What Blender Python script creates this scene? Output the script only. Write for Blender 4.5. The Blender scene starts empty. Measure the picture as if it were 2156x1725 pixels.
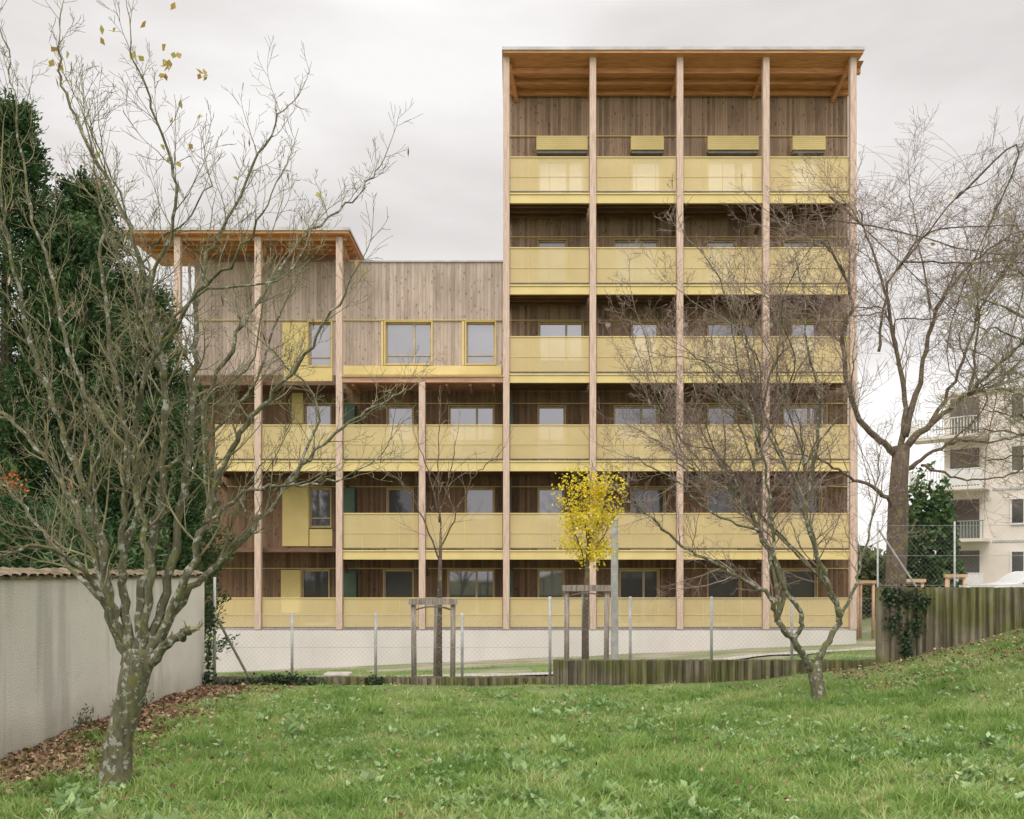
import bpy, math, random
import numpy as np
from mathutils import Vector, Matrix
R = random.Random(11)
NR = np.random.default_rng(5)
FOC = 1916.0
EYE = 1.65
SC = bpy.context.scene
COL = SC.collection

def sv(px, py, d):
    "surveyed photo point at known distance d -> world position"
    return Vector(((px-1078)/FOC*d, d, EYE+(1210-py)/FOC*d))

# ------------------------------------------------------------------ mesh helpers
class MB:
    def __init__(s): s.v=[]; s.f=[]
    def box(s,x0,x1,y0,y1,z0,z1):
        b=len(s.v)
        s.v += [(x0,y0,z0),(x1,y0,z0),(x1,y1,z0),(x0,y1,z0),(x0,y0,z1),(x1,y0,z1),(x1,y1,z1),(x0,y1,z1)]
        s.f += [(b,b+3,b+2,b+1),(b+4,b+5,b+6,b+7),(b,b+1,b+5,b+4),(b+1,b+2,b+6,b+5),(b+2,b+3,b+7,b+6),(b+3,b,b+4,b+7)]
    def quad(s,a,b,c,d):
        n=len(s.v); s.v += [tuple(a),tuple(b),tuple(c),tuple(d)]; s.f.append((n,n+1,n+2,n+3))
    def beam(s,a,b,w,h):
        a=Vector(a); b=Vector(b); t=(b-a).normalized()
        up=Vector((0,0,1)) if abs(t.z)<.9 else Vector((0,1,0))
        u=t.cross(up).normalized()*w/2; v=u.cross(t).normalized()*h/2
        n=len(s.v)
        for p in (a,b):
            for q in (-u-v,u-v,u+v,-u+v): s.v.append(tuple(p+q))
        s.f += [(n+3,n+2,n+1,n),(n+4,n+5,n+6,n+7)]
        for i in range(4):
            j=(i+1)%4; s.f.append((n+i,n+j,n+4+j,n+4+i))
    def tube(s,pts,rad,n=6,cap=True,rough=0.0):
        m=len(pts); b=len(s.v)
        t0=(pts[1]-pts[0]).normalized()
        ref=Vector((0,0,1)) if abs(t0.z)<.9 else Vector((1,0,0))
        u=t0.cross(ref).normalized()
        for i in range(m):
            if i==0: t=t0
            elif i==m-1: t=(pts[i]-pts[i-1])
            else: t=(pts[i+1]-pts[i-1])
            t=t.normalized()
            u=(u-t*u.dot(t))
            if u.length<1e-5: u=t.orthogonal()
            u.normalize(); w=t.cross(u)
            for k in range(n):
                a=2*math.pi*k/n; r=rad[i]
                if rough: r*=1+R.uniform(-rough,rough)
                s.v.append(tuple(pts[i]+u*(math.cos(a)*r)+w*(math.sin(a)*r)))
        for i in range(m-1):
            for k in range(n):
                k2=(k+1)%n
                s.f.append((b+i*n+k,b+i*n+k2,b+(i+1)*n+k2,b+(i+1)*n+k))
        if cap:
            s.f.append(tuple(b+k for k in range(n-1,-1,-1)))
            s.f.append(tuple(b+(m-1)*n+k for k in range(n)))
    def mesh(s,name,org=(0,0,0),smooth=False):
        me=bpy.data.meshes.new(name)
        o=org
        me.from_pydata([(a-o[0],b-o[1],c-o[2]) for a,b,c in s.v],[],s.f)
        if smooth: me.polygons.foreach_set("use_smooth",[True]*len(me.polygons))
        me.update(); return me

WORG={}
def tag(ob,label=None,category=None,kind=None,group=None):
    if label: ob["label"]=label
    if category: ob["category"]=category
    if kind: ob["kind"]=kind
    if group: ob["group"]=group
def empty(name,loc,label,category,group=None):
    ob=bpy.data.objects.new(name,None); ob.location=loc; ob.empty_display_size=.3
    COL.objects.link(ob); WORG[ob.name]=Vector(loc); tag(ob,label,category,None,group); return ob
def add(name,mb,mat,parent=None,smooth=False,org=None,**kw):
    a=np.array(mb.v)
    if org is None:
        mn=a.min(0); mx=a.max(0); org=Vector(((mn[0]+mx[0])/2,(mn[1]+mx[1])/2,mn[2]))
    org=Vector(org)
    me=mb.mesh(name,org,smooth)
    if not isinstance(mat,(list,tuple)): mat=[mat]
    for m in mat: me.materials.append(m)
    ob=bpy.data.objects.new(name,me); COL.objects.link(ob)
    WORG[ob.name]=org
    if parent: ob.parent=parent; ob.location=org-WORG[parent.name]
    else: ob.location=org
    tag(ob,**kw); return ob
def np_obj(name,V,counts,loops,mat,parent=None,smooth=False,org=(0,0,0),**kw):
    me=bpy.data.meshes.new(name)
    V=np.asarray(V,dtype=np.float32)-np.array(org,dtype=np.float32)
    me.vertices.add(len(V)); me.vertices.foreach_set("co",V.ravel())
    me.loops.add(len(loops)); me.loops.foreach_set("vertex_index",np.asarray(loops,dtype=np.int32))
    me.polygons.add(len(counts))
    st=np.concatenate([[0],np.cumsum(counts)[:-1]]).astype(np.int32)
    me.polygons.foreach_set("loop_start",st)
    me.polygons.foreach_set("loop_total",np.asarray(counts,dtype=np.int32))
    me.update(calc_edges=True); me.validate()
    if smooth: me.polygons.foreach_set("use_smooth",[True]*len(me.polygons))
    me.materials.append(mat)
    ob=bpy.data.objects.new(name,me); COL.objects.link(ob)
    WORG[ob.name]=Vector(org)
    if parent: ob.parent=parent; ob.location=Vector(org)-WORG[parent.name]
    else: ob.location=org
    tag(ob,**kw); return ob
def leaves_np(C,D,L,W,fold=.25):
    "folded diamond leaves: centres C, long-axis D (unit), lengths L, widths W"
    N=len(C)
    rnd=NR.normal(size=(N,3)); S=np.cross(D,rnd); S/=np.linalg.norm(S,axis=1)[:,None]+1e-9
    Nn=np.cross(D,S)
    L=np.asarray(L).reshape(-1,1)*np.ones((N,1)); W=np.asarray(W).reshape(-1,1)*np.ones((N,1))
    V=np.empty((N,4,3))
    V[:,0]=C-D*L/2; V[:,2]=C+D*L/2
    V[:,1]=C+S*W/2+Nn*W*fold; V[:,3]=C-S*W/2+Nn*W*fold
    return V.reshape(-1,3), np.full(N,4), np.arange(N*4)
def unit(a): return a/(np.linalg.norm(a,axis=1)[:,None]+1e-9)

# ------------------------------------------------------------------ materials
def newmat(name):
    m=bpy.data.materials.new(name); m.use_nodes=True
    nt=m.node_tree; b=nt.nodes["Principled BSDF"]; return m,nt,b
def N(nt,t,**kw):
    n=nt.nodes.new(t)
    for k,v in kw.items(): setattr(n,k,v)
    return n
def L(nt,a,b): nt.links.new(a,b)
def posn(nt,scale=(1,1,1)):
    g=N(nt,'ShaderNodeNewGeometry'); mp=N(nt,'ShaderNodeMapping'); mp.inputs['Scale'].default_value=scale
    L(nt,g.outputs['Position'],mp.inputs['Vector']); return mp.outputs['Vector']
def noise(nt,vec,scale,detail=5,rough=.55):
    n=N(nt,'ShaderNodeTexNoise'); n.inputs['Scale'].default_value=scale; n.inputs['Detail'].default_value=detail
    n.inputs['Roughness'].default_value=rough
    L(nt,vec,n.inputs['Vector']); return n.outputs['Fac']
def ramp(nt,fac,stops):
    r=N(nt,'ShaderNodeValToRGB'); e=r.color_ramp.elements
    while len(e)<len(stops): e.new(.5)
    for i,(p,c) in enumerate(stops):
        e[i].position=p; e[i].color=(c[0],c[1],c[2],1) if not isinstance(c,(int,float)) else (c,c,c,1)
    L(nt,fac,r.inputs['Fac']); return r.outputs['Color']
def mix(nt,fac,a,b,mode='MIX'):
    m=N(nt,'ShaderNodeMix',data_type='RGBA',blend_type=mode)
    for sock,val in ((m.inputs[0],fac),(m.inputs[6],a),(m.inputs[7],b)):
        if isinstance(val,(int,float)): sock.default_value=val
        elif isinstance(val,tuple): sock.default_value=(val[0],val[1],val[2],1)
        else: L(nt,val,sock)
    return m.outputs[2]
def math_(nt,op,a,b=0.0,c=None):
    m=N(nt,'ShaderNodeMath',operation=op)
    for i,v in enumerate((a,b) if c is None else (a,b,c)):
        if isinstance(v,(int,float)): m.inputs[i].default_value=v
        else: L(nt,v,m.inputs[i])
    return m.outputs[0]
def bump(nt,b,h,dist=.02,st=.5):
    n=N(nt,'ShaderNodeBump'); n.inputs['Distance'].default_value=dist; n.inputs['Strength'].default_value=st
    L(nt,h,n.inputs['Height']); L(nt,n.outputs['Normal'],b.inputs['Normal'])
def nmat(name,c1,c2,scale=3,rough=.8,bm=0.0,stretch=(1,1,1),lo=.35,hi=.65,detail=6):
    m,nt,b=newmat(name); v=posn(nt,stretch); n=noise(nt,v,scale,detail)
    L(nt,ramp(nt,n,[(lo,c1),(hi,c2)]),b.inputs['Base Color']); b.inputs['Roughness'].default_value=rough
    if bm: bump(nt,b,noise(nt,v,scale*6,4),bm)
    return m
def woodboards(name,ca,cb,pitch=.085,gl=.85,knot=.25,wv=.36):
    m,nt,b=newmat(name)
    g=N(nt,'ShaderNodeNewGeometry'); sp=N(nt,'ShaderNodeSeparateXYZ'); L(nt,g.outputs['Position'],sp.inputs[0])
    xy=math_(nt,'ADD',sp.outputs[0],sp.outputs[1])
    u=math_(nt,'DIVIDE',xy,pitch); fl=math_(nt,'FLOOR',u); fr=math_(nt,'FRACT',u)
    wn=N(nt,'ShaderNodeTexWhiteNoise',noise_dimensions='1D'); L(nt,fl,wn.inputs['W'])
    cmb=N(nt,'ShaderNodeCombineXYZ'); L(nt,xy,cmb.inputs[0]); L(nt,math_(nt,'MULTIPLY',wn.outputs['Value'],37.),cmb.inputs[1])
    L(nt,math_(nt,'MULTIPLY',sp.outputs[2],.12),cmb.inputs[2])
    gr=noise(nt,cmb.outputs[0],14,6,.6)
    big=noise(nt,posn(nt,(1,1,.45)),.9,5)
    f=math_(nt,'ADD',math_(nt,'MULTIPLY',wn.outputs['Value'],wv),math_(nt,'ADD',math_(nt,'MULTIPLY',gr,.6),math_(nt,'MULTIPLY',big,.75)))
    c=ramp(nt,f,[(.50,ca),(1.08 if False else 1.0,cb)])
    kc=N(nt,'ShaderNodeCombineXYZ'); L(nt,xy,kc.inputs[0]); L(nt,math_(nt,'MULTIPLY',sp.outputs[2],.55),kc.inputs[2]); L(nt,wn.outputs['Value'],kc.inputs[1])
    vo=N(nt,'ShaderNodeTexVoronoi'); vo.inputs['Scale'].default_value=6.5; L(nt,kc.outputs[0],vo.inputs['Vector'])
    kn=ramp(nt,vo.outputs['Distance'],[(.12,knot),(.22,1.0)])
    c=mix(nt,.7,c,kn,'MULTIPLY')
    jl=ramp(nt,fr,[(.0,.45),(.07,.5),(.13,1.0)])
    c=mix(nt,.75,c,jl,'MULTIPLY')
    L(nt,c,b.inputs['Base Color']); b.inputs['Roughness'].default_value=gl
    bump(nt,b,mix(nt,.5,jl,gr),.01,.6)
    return m

M={}
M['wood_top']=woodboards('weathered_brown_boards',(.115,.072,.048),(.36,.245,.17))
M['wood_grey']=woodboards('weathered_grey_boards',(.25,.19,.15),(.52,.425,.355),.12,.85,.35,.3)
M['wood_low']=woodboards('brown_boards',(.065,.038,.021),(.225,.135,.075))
M['column']=nmat('pale_larch',(.44,.32,.25),(.66,.50,.41),5,.75,.004,(6,6,.4))
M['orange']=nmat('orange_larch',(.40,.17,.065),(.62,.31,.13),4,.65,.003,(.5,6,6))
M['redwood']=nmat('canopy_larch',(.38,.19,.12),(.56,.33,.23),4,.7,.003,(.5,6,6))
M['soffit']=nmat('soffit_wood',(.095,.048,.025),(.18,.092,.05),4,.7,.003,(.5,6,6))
M['yellow']=nmat('yellow_metal',(.60,.48,.20),(.68,.545,.24),1.3,.6,0)
M['yellowpanel']=nmat('yellow_panel',(.62,.50,.19),(.71,.575,.23),1.1,.6,0)
def perforated():
    m,nt,b=newmat('yellow_perforated_sheet')
    n=noise(nt,posn(nt,(.6,1,1)),.8,3)
    L(nt,ramp(nt,n,[(.35,(.66,.53,.27)),(.65,(.75,.61,.32))]),b.inputs['Base Color']); b.inputs['Roughness'].default_value=.8
    b.inputs['Specular IOR Level'].default_value=.15
    t=N(nt,'ShaderNodeBsdfTransparent'); mx=N(nt,'ShaderNodeMixShader'); mx.inputs[0].default_value=.70
    L(nt,t.outputs[0],mx.inputs[1]); L(nt,b.outputs[0],mx.inputs[2])
    L(nt,mx.outputs[0],nt.nodes['Material Output'].inputs['Surface']); return m
M['perf']=perforated()
def glassm(name,tint,refl):
    m,nt,b=newmat(name)
    n=noise(nt,posn(nt),.45,3); L(nt,ramp(nt,n,[(.4,tuple(x*.5 for x in tint)),(.6,tint)]),b.inputs['Base Color'])
    b.inputs['Roughness'].default_value=.4
    g=N(nt,'ShaderNodeBsdfGlossy'); g.inputs['Roughness'].default_value=.03; g.inputs['Color'].default_value=(.86,.86,.93,1)
    mx=N(nt,'ShaderNodeMixShader'); mx.inputs[0].default_value=refl
    L(nt,b.outputs[0],mx.inputs[1]); L(nt,g.outputs[0],mx.inputs[2])
    L(nt,mx.outputs[0],nt.nodes['Material Output'].inputs['Surface']); return m
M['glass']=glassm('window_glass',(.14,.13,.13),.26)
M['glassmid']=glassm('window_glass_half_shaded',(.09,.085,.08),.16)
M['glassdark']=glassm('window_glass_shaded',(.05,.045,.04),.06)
M['blind']=glassm('window_glass_with_pale_blind',(.80,.78,.74),.25)
M['frame']=nmat('window_frame_wood',(.40,.31,.21),(.48,.39,.28),4,.6)
M['framey']=nmat('window_frame_yellow',(.52,.41,.15),(.60,.47,.19),4,.6)
M['metal']=nmat('galvanised_steel',(.34,.34,.33),(.46,.46,.45),9,.5)
M['netmetal']=nmat('dull_steel_wire',(.30,.29,.27),(.38,.37,.35),9,.6)
M['darkmetal']=nmat('dark_steel',(.10,.09,.07),(.16,.14,.11),9,.5)
M['white']=nmat('white_paint',(.68,.67,.65),(.76,.75,.73),5,.4)
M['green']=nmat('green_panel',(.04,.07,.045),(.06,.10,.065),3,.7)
M['balcgreen']=nmat('dull_green_rail',(.20,.24,.21),(.25,.29,.25),3,.6)
M['stake']=nmat('weathered_stake_wood',(.16,.13,.11),(.34,.29,.25),6,.9,.005,(5,5,.6))
M['timber']=nmat('fresh_timber',(.45,.28,.17),(.58,.38,.24),6,.8,.003)
M['dirtpath']=nmat('gravel_path',(.34,.30,.26),(.50,.46,.41),5,.95,.01)
M['cream']=nmat('cream_render',(.66,.60,.53),(.76,.70,.63),.7,.9)
M['roofing']=nmat('zinc_flashing',(.40,.40,.40),(.55,.55,.55),2,.5)
M['tyre']=nmat('tyre_rubber',(.02,.02,.02),(.04,.04,.04),8,.9)

def concrete_plinth():
    m,nt,b=newmat('pale_concrete'); v=posn(nt)
    c=ramp(nt,noise(nt,v,.6,6),[(.3,(.60,.56,.53)),(.7,(.68,.64,.61))])
    st=ramp(nt,noise(nt,posn(nt,(1.5,1.5,.3)),1.2,5),[(.3,.88),(.6,1.0)])
    L(nt,mix(nt,.7,c,st,'MULTIPLY'),b.inputs['Base Color']); b.inputs['Roughness'].default_value=.9; return m
M['plinth']=concrete_plinth()
def plaster():
    m,nt,b=newmat('stained_plaster'); v=posn(nt)
    c=ramp(nt,noise(nt,v,1.1,7),[(.3,(.76,.71,.64)),(.7,(.86,.81,.75))])
    st=ramp(nt,noise(nt,posn(nt,(2,1.3,.10)),1.9,6,.6),[(.36,.35),(.47,1.0)])
    sp=N(nt,'ShaderNodeSeparateXYZ'); g=N(nt,'ShaderNodeNewGeometry'); L(nt,g.outputs['Position'],sp.inputs[0])
    c=mix(nt,.34,c,st,'MULTIPLY')
    h=math_(nt,'ADD',sp.outputs[2],math_(nt,'MULTIPLY',noise(nt,v,2.5,5),.5))
    k=ramp(nt,h,[(.22,1.0),(.66,0.0)])
    c=mix(nt,k,c,mix(nt,.5,c,(.36,.33,.20)))
    sp2=ramp(nt,noise(nt,v,9,6,.7),[(.60,0.0),(.72,.4)])
    c=mix(nt,sp2,c,(.44,.40,.33))
    L(nt,c,b.inputs['Base Color']); b.inputs['Roughness'].default_value=.95
    bump(nt,b,noise(nt,v,55,6,.75),.02,1.0); return m
M['plaster']=plaster()
def mossconc():
    m,nt,b=newmat('mossy_ribbed_concrete'); v=posn(nt)
    c=ramp(nt,noise(nt,v,2.2,7),[(.3,(.15,.125,.08)),(.7,(.31,.265,.19))])
    mo=ramp(nt,noise(nt,v,1.5,6),[(.42,0.0),(.56,1.0)])
    c=mix(nt,mo,c,mix(nt,.65,c,(.15,.165,.03)))
    st=ramp(nt,noise(nt,posn(nt,(6,6,.3)),2,5),[(.38,.22),(.6,1.0)])
    c=mix(nt,.85,c,st,'MULTIPLY')
    g=N(nt,'ShaderNodeNewGeometry'); sp=N(nt,'ShaderNodeSeparateXYZ'); L(nt,g.outputs['Normal'],sp.inputs[0])
    up=ramp(nt,sp.outputs[2],[(.5,0.0),(.8,1.0)])
    c=mix(nt,up,c,(.07,.06,.035))
    L(nt,c,b.inputs['Base Color']); b.inputs['Roughness'].default_value=.95
    bump(nt,b,noise(nt,v,40,4),.01,.6); return m
M['mossconc']=mossconc()
M['tile']=nmat('mossy_clay_tile',(.08,.065,.035),(.24,.18,.115),7,.9,.01)
def bark(name,a,bb,lich,sc=1.0,lo=.56):
    m,nt,b=newmat(name); v=posn(nt)
    c=ramp(nt,noise(nt,posn(nt,(3,3,.8)),9*sc,7,.65),[(.3,a),(.7,bb)])
    l=ramp(nt,noise(nt,v,15*sc,6,.7),[(lo,0.0),(lo+.04,1.0)])
    c=mix(nt,l,c,lich)
    l2=ramp(nt,noise(nt,posn(nt,(1,1.3,1.1)),8*sc,5,.6),[(.55,0.0),(.60,.75)])
    c=mix(nt,l2,c,(.22,.21,.06))
    L(nt,c,b.inputs['Base Color']); b.inputs['Roughness'].default_value=.95
    bump(nt,b,noise(nt,posn(nt,(4,4,.8)),22*sc,6,.7),.03,1.0); return m
M['bark']=bark('lichen_bark',(.075,.068,.038),(.25,.24,.145),(.47,.47,.40),1,.54)
M['bark2']=bark('brown_bark',(.075,.052,.038),(.20,.145,.11),(.32,.31,.26),1,.60)
M['twig']=nmat('twig_bark',(.11,.092,.052),(.27,.245,.14),6,.9)
M['twigred']=nmat('reddish_twig_bark',(.15,.105,.085),(.31,.235,.195),6,.9)
def islandmat(name,stops,rough=.7,trans=.25,patch=None):
    m,nt,b=newmat(name); g=N(nt,'ShaderNodeNewGeometry')
    f=g.outputs['Random Per Island']
    if patch:
        n=noise(nt,posn(nt),patch,4)
        f=math_(nt,'ADD',math_(nt,'MULTIPLY',f,.5),math_(nt,'MULTIPLY_ADD',n,2.0,-.75))
    c=ramp(nt,f,stops); L(nt,c,b.inputs['Base Color']); b.inputs['Roughness'].default_value=rough
    b.inputs['Specular IOR Level'].default_value=.25
    if trans:
        t=N(nt,'ShaderNodeBsdfTranslucent'); L(nt,c,t.inputs['Color'])
        mx=N(nt,'ShaderNodeMixShader'); mx.inputs[0].default_value=trans
        L(nt,b.outputs[0],mx.inputs[1]); L(nt,t.outputs[0],mx.inputs[2])
        L(nt,mx.outputs[0],nt.nodes['Material Output'].inputs['Surface'])
    return m
M['grass']=islandmat('grass_blades',[(.0,(.115,.215,.045)),(.35,(.205,.34,.08)),(.7,(.34,.45,.14)),(1.,(.52,.52,.26))],.5,.38,1.1)
M['weed']=islandmat('broad_leaves',[(.0,(.17,.29,.10)),(.6,(.30,.43,.18)),(1.,(.44,.54,.30))],.5,.25)
M['litter']=islandmat('dead_leaves',[(.0,(.11,.06,.035)),(.4,(.23,.135,.08)),(.75,(.36,.23,.145)),(1.,(.50,.38,.26))],.85,0)
M['cypress']=islandmat('cypress_foliage',[(.0,(.022,.05,.018)),(.5,(.055,.11,.038)),(1.,(.15,.22,.08))],.7,.15,1.4)
M['gold']=islandmat('yellow_foliage',[(.0,(.58,.44,.02)),(.5,(.80,.66,.04)),(1.,(.90,.80,.12))],.6,.4)
M['orangeleaf']=islandmat('autumn_leaves',[(.0,(.38,.20,.05)),(.5,(.50,.38,.10)),(1.,(.40,.40,.12))],.6,.35)
M['ivy']=islandmat('ivy_leaves',[(.0,(.015,.03,.015)),(.6,(.035,.06,.028)),(1.,(.08,.11,.05))],.45,0)
M['redflower']=islandmat('red_berries',[(.0,(.5,.08,.02)),(1.,(.65,.18,.04))],.6,.2)
M['hedge']=islandmat('hedge_foliage',[(.0,(.05,.07,.03)),(1.,(.15,.17,.08))],.8,.2)

def groundmat():
    m,nt,b=newmat('lawn_ground'); v=posn(nt)
    c=ramp(nt,noise(nt,v,1.3,8,.6),[(.3,(.09,.13,.04)),(.55,(.15,.20,.06)),(.75,(.20,.18,.10))])
    fine=ramp(nt,noise(nt,v,45,4),[(.3,.55),(.7,1.25)])
    c=mix(nt,1.0,c,fine,'MULTIPLY')
    sp=N(nt,'ShaderNodeSeparateXYZ'); g=N(nt,'ShaderNodeNewGeometry'); L(nt,g.outputs['Position'],sp.inputs[0])
    dirt=ramp(nt,noise(nt,v,.55,6),[(.45,(.19,.23,.09)),(.62,(.38,.33,.26))])
    dirt=mix(nt,1.0,dirt,fine,'MULTIPLY')
    far2=N(nt,'ShaderNodeMapRange'); far2.inputs[1].default_value=13.75; far2.inputs[2].default_value=13.9; L(nt,sp.outputs[1],far2.inputs[0])
    c=mix(nt,far2.outputs[0],c,dirt)
    L(nt,c,b.inputs['Base Color']); b.inputs['Roughness'].default_value=1.0
    bump(nt,b,noise(nt,v,25,5),.03,.7); return m
M['ground']=groundmat()

# ------------------------------------------------------------------ terrain
def gz(x,y):
    x=np.asarray(x,dtype=float); y=np.asarray(y,dtype=float)
    xr=np.clip(x-1,0,8.); fh=.014*xr**2+.11*np.clip(x-5.1,0,3.9)+np.clip(x-9,0,6)*.25
    xb=np.clip(x-1,0,4.7); a=-.03+.0153*xb**2
    b=np.clip(-1.41+.045*(x+9.3)+.2*np.clip(x-12,0,3),-1.5,.25)
    t=np.clip((y-13.9)/(28-13.9),0,1)
    back=a*(1-t)+b*t
    far=np.clip((y-45)/60,0,1); back=back*(1-far)+.2*far
    k=np.clip((y-13.66)/.12,0,1)
    bumps=.018*np.sin(x*1.7+y*.9)+.014*np.sin(x*3.1-y*2.3)+.008*np.sin(x*6.3+y*5.1)
    return fh*(1-k)+back*k+bumps*np.where(y<13.5,1,0.4)
def gzf(x,y): return float(gz(x,y))
xs=np.unique(np.concatenate([np.linspace(-400,-20,20),np.linspace(-20,20,201),np.linspace(20,400,20)]))
ys=np.unique(np.concatenate([np.linspace(-200,0,8),np.linspace(0,13.6,80),[13.66,13.78],np.linspace(13.9,32,70),np.linspace(32,110,25),np.linspace(110,900,12)]))
X,Y=np.meshgrid(xs,ys); Z=gz(X,Y)
V=np.stack([X,Y,Z],-1).reshape(-1,3); nx=len(xs); ny=len(ys)
i,j=np.meshgrid(np.arange(nx-1),np.arange(ny-1)); a=(j*nx+i).ravel()
np_obj('ground',V,np.full(len(a),4),np.stack([a,a+1,a+nx+1,a+nx],1).ravel(),M['ground'],smooth=True,kind='structure')

def strip(name,pts,w,mat,off):
    mb=MB(); P=[]
    for k in range(len(pts)-1):
        for s in range(8):
            t=s/8; P.append((pts[k][0]*(1-t)+pts[k+1][0]*t,pts[k][1]*(1-t)+pts[k+1][1]*t))
    P.append(pts[-1])
    for k,(x,y) in enumerate(P):
        a=P[max(k-1,0)]; b=P[min(k+1,len(P)-1)]; d=Vector((b[0]-a[0],b[1]-a[1])).normalized(); n=Vector((-d.y,d.x))
        for s in (-.5,-.25,0,.25,.5):
            qx=x+n.x*w*s; qy=y+n.y*w*s; mb.v.append((qx,qy,gzf(qx,qy)+off))
    for k in range(len(P)-1):
        for s in range(4):
            q=k*5+s; mb.f.append((q,q+1,q+6,q+5))
    return add(name,mb,mat,kind='structure')
strip('path',[(-9,16.6),(-5,16.2),(-1,16.4),(3,18.6),(6,21.),(9.2,23.6),(14,27)],1.2,M['dirtpath'],.035)

# ------------------------------------------------------------------ building
S=67.0; YF=28.6; YB=30.1
fx=lambda p:(p-1078)/S
fz=lambda p:EYE+(1210-p)/S
wx=lambda p:(p-1078)/FOC*YB
wz=lambda p:EYE+(1210-p)/FOC*YB
bld=empty('apartment_building',(0,YF,-.07),'long timber-clad apartment block with yellow perforated balconies and pale wooden posts','building')
PZ=fz(1325)
XL=-10.5; XM=-.2; XR=wx(1785); XC=wx(722)
levels=[(428,407,332),(620,600,523),(806,787,710),(992,970,896),(1178,1158,1082),(1325,1325,1260)]
wtop=[325,505,678,855,1028,1200]
tw=[[(1133,1233),(1330,1392),(1490,1590),(1667,1729)],
    [(1133,1193),(1293,1387),(1490,1550),(1650,1740)],
    [(1135,1228),(1330,1387),(1490,1590),(1667,1729)],
    [(1133,1190),(1293,1387),(1490,1550),(1650,1740)],
    [(1133,1187),(1328,1400),(1490,1550),(1667,1729)],
    [(1133,1187),(1305,1387),(1490,1560),(1650,1720)]]
opT=[];opL=[]
for lv in range(6):
    z0=(fz(levels[lv][1]) if lv<5 else PZ)+.06
    for a,b in tw[lv]: opT.append((wx(a),wx(b),z0,wz(wtop[lv]),lv))
cw={2:[(812,908,678,766),(982,1042,678,766)],3:[(815,870,855,None),(945,1040,855,None)],4:[(815,870,1028,None),(980,1040,1028,None)],5:[(808,870,1200,None),(943,1040,1200,None)]}
lw={2:[(650,697,678,770)],3:[(640,697,850,None)],4:[(652,697,1028,1110)],5:[(635,693,1200,None)]}
for d in (cw,lw):
    for lv,l in d.items():
        for a,b,t,bt in l:
            z0=wz(bt) if bt else (fz(levels[lv][1]) if lv<5 else PZ)+.06
            opL.append((wx(a),wx(b),z0,wz(t),lv))
def holed(mb,x0,x1,z0,z1,ops,y):
    xs=sorted(set([x0,x1]+[o[k] for o in ops for k in (0,1) if x0<o[k]<x1])); zs=sorted(set([z0,z1]+[o[k] for o in ops for k in (2,3) if z0<o[k]<z1]))
    for a,b in zip(xs,xs[1:]):
        for c,d in zip(zs,zs[1:]):
            mx=(a+b)/2; mz=(c+d)/2
            if any(o[0]<mx<o[1] and o[2]<mz<o[3] for o in ops): continue
            mb.quad((a,y,c),(b,y,c),(b,y,d),(a,y,d))
def body(mb,x0,x1,z0,z1,y0,y1):
    mb.quad((x0,y1,z0),(x0,y0,z0),(x0,y0,z1),(x0,y1,z1)); mb.quad((x1,y0,z0),(x1,y1,z0),(x1,y1,z1),(x1,y0,z1))
    mb.quad((x1,y1,z0),(x0,y1,z0),(x0,y1,z1),(x1,y1,z1))
zsplit=fz(806)
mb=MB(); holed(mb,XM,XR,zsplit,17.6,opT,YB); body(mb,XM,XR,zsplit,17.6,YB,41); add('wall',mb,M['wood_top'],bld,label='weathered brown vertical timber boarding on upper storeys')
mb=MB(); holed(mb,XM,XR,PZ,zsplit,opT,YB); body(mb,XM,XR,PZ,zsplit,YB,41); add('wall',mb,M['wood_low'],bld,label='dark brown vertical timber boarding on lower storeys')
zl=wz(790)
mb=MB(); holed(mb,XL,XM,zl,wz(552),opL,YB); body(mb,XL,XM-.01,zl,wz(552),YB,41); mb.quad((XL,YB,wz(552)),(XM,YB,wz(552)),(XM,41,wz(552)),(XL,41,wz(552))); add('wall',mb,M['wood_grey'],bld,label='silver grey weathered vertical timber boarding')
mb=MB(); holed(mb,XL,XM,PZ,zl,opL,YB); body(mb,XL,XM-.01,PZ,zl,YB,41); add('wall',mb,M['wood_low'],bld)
mb=MB(); mb.box(XC-.3,XM-.02,YB-.05,YB+.3,wz(552),wz(552)+.05); add('flashing',mb,M['roofing'],bld)
mb=MB(); mb.box(fx(452),fx(1800),YF-.12,41.2,-2.4,PZ-.03); add('plinth',mb,M['plinth'],bld)
YG=YB+.14
def window(x0,x1,z0,z1,gm,fm,rv,two):
    w=MB(); t=.05
    ya=YG-.05; yb=YG+.03
    w.box(x0,x0+t,ya,yb,z0,z1); w.box(x1-t,x1,ya,yb,z0,z1); w.box(x0+t,x1-t,ya,yb,z0,z0+t); w.box(x0+t,x1-t,ya,yb,z1-t,z1)
    if two:
        xm=x0+(x1-x0)*.62; w.box(xm-.035,xm+.035,ya+.002,yb,z0+t,z1-t)
    if z1-z0<1.6 and two is not None: w.box(x0+t,x1-t,ya+.003,yb,z0+.28,z0+.32)
    o=add('window',w,fm,bld)
    g=MB(); g.quad((x0+t,YG,z0+t),(x1-t,YG,z0+t),(x1-t,YG,z1-t),(x0+t,YG,z1-t)); add('glass',g,gm,o)
    r=MB(); d=rv; p=.04
    r.box(x0-d,x0,YB-p,YG+.04,z0-d,z1+d); r.box(x1,x1+d,YB-p,YG+.04,z0-d,z1+d); r.box(x0,x1,YB-p,YG+.04,z1,z1+d); r.box(x0,x1,YB-p-.02,YG+.04,z0-d,z0)
    add('reveal',r,M['framey'],o)
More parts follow.
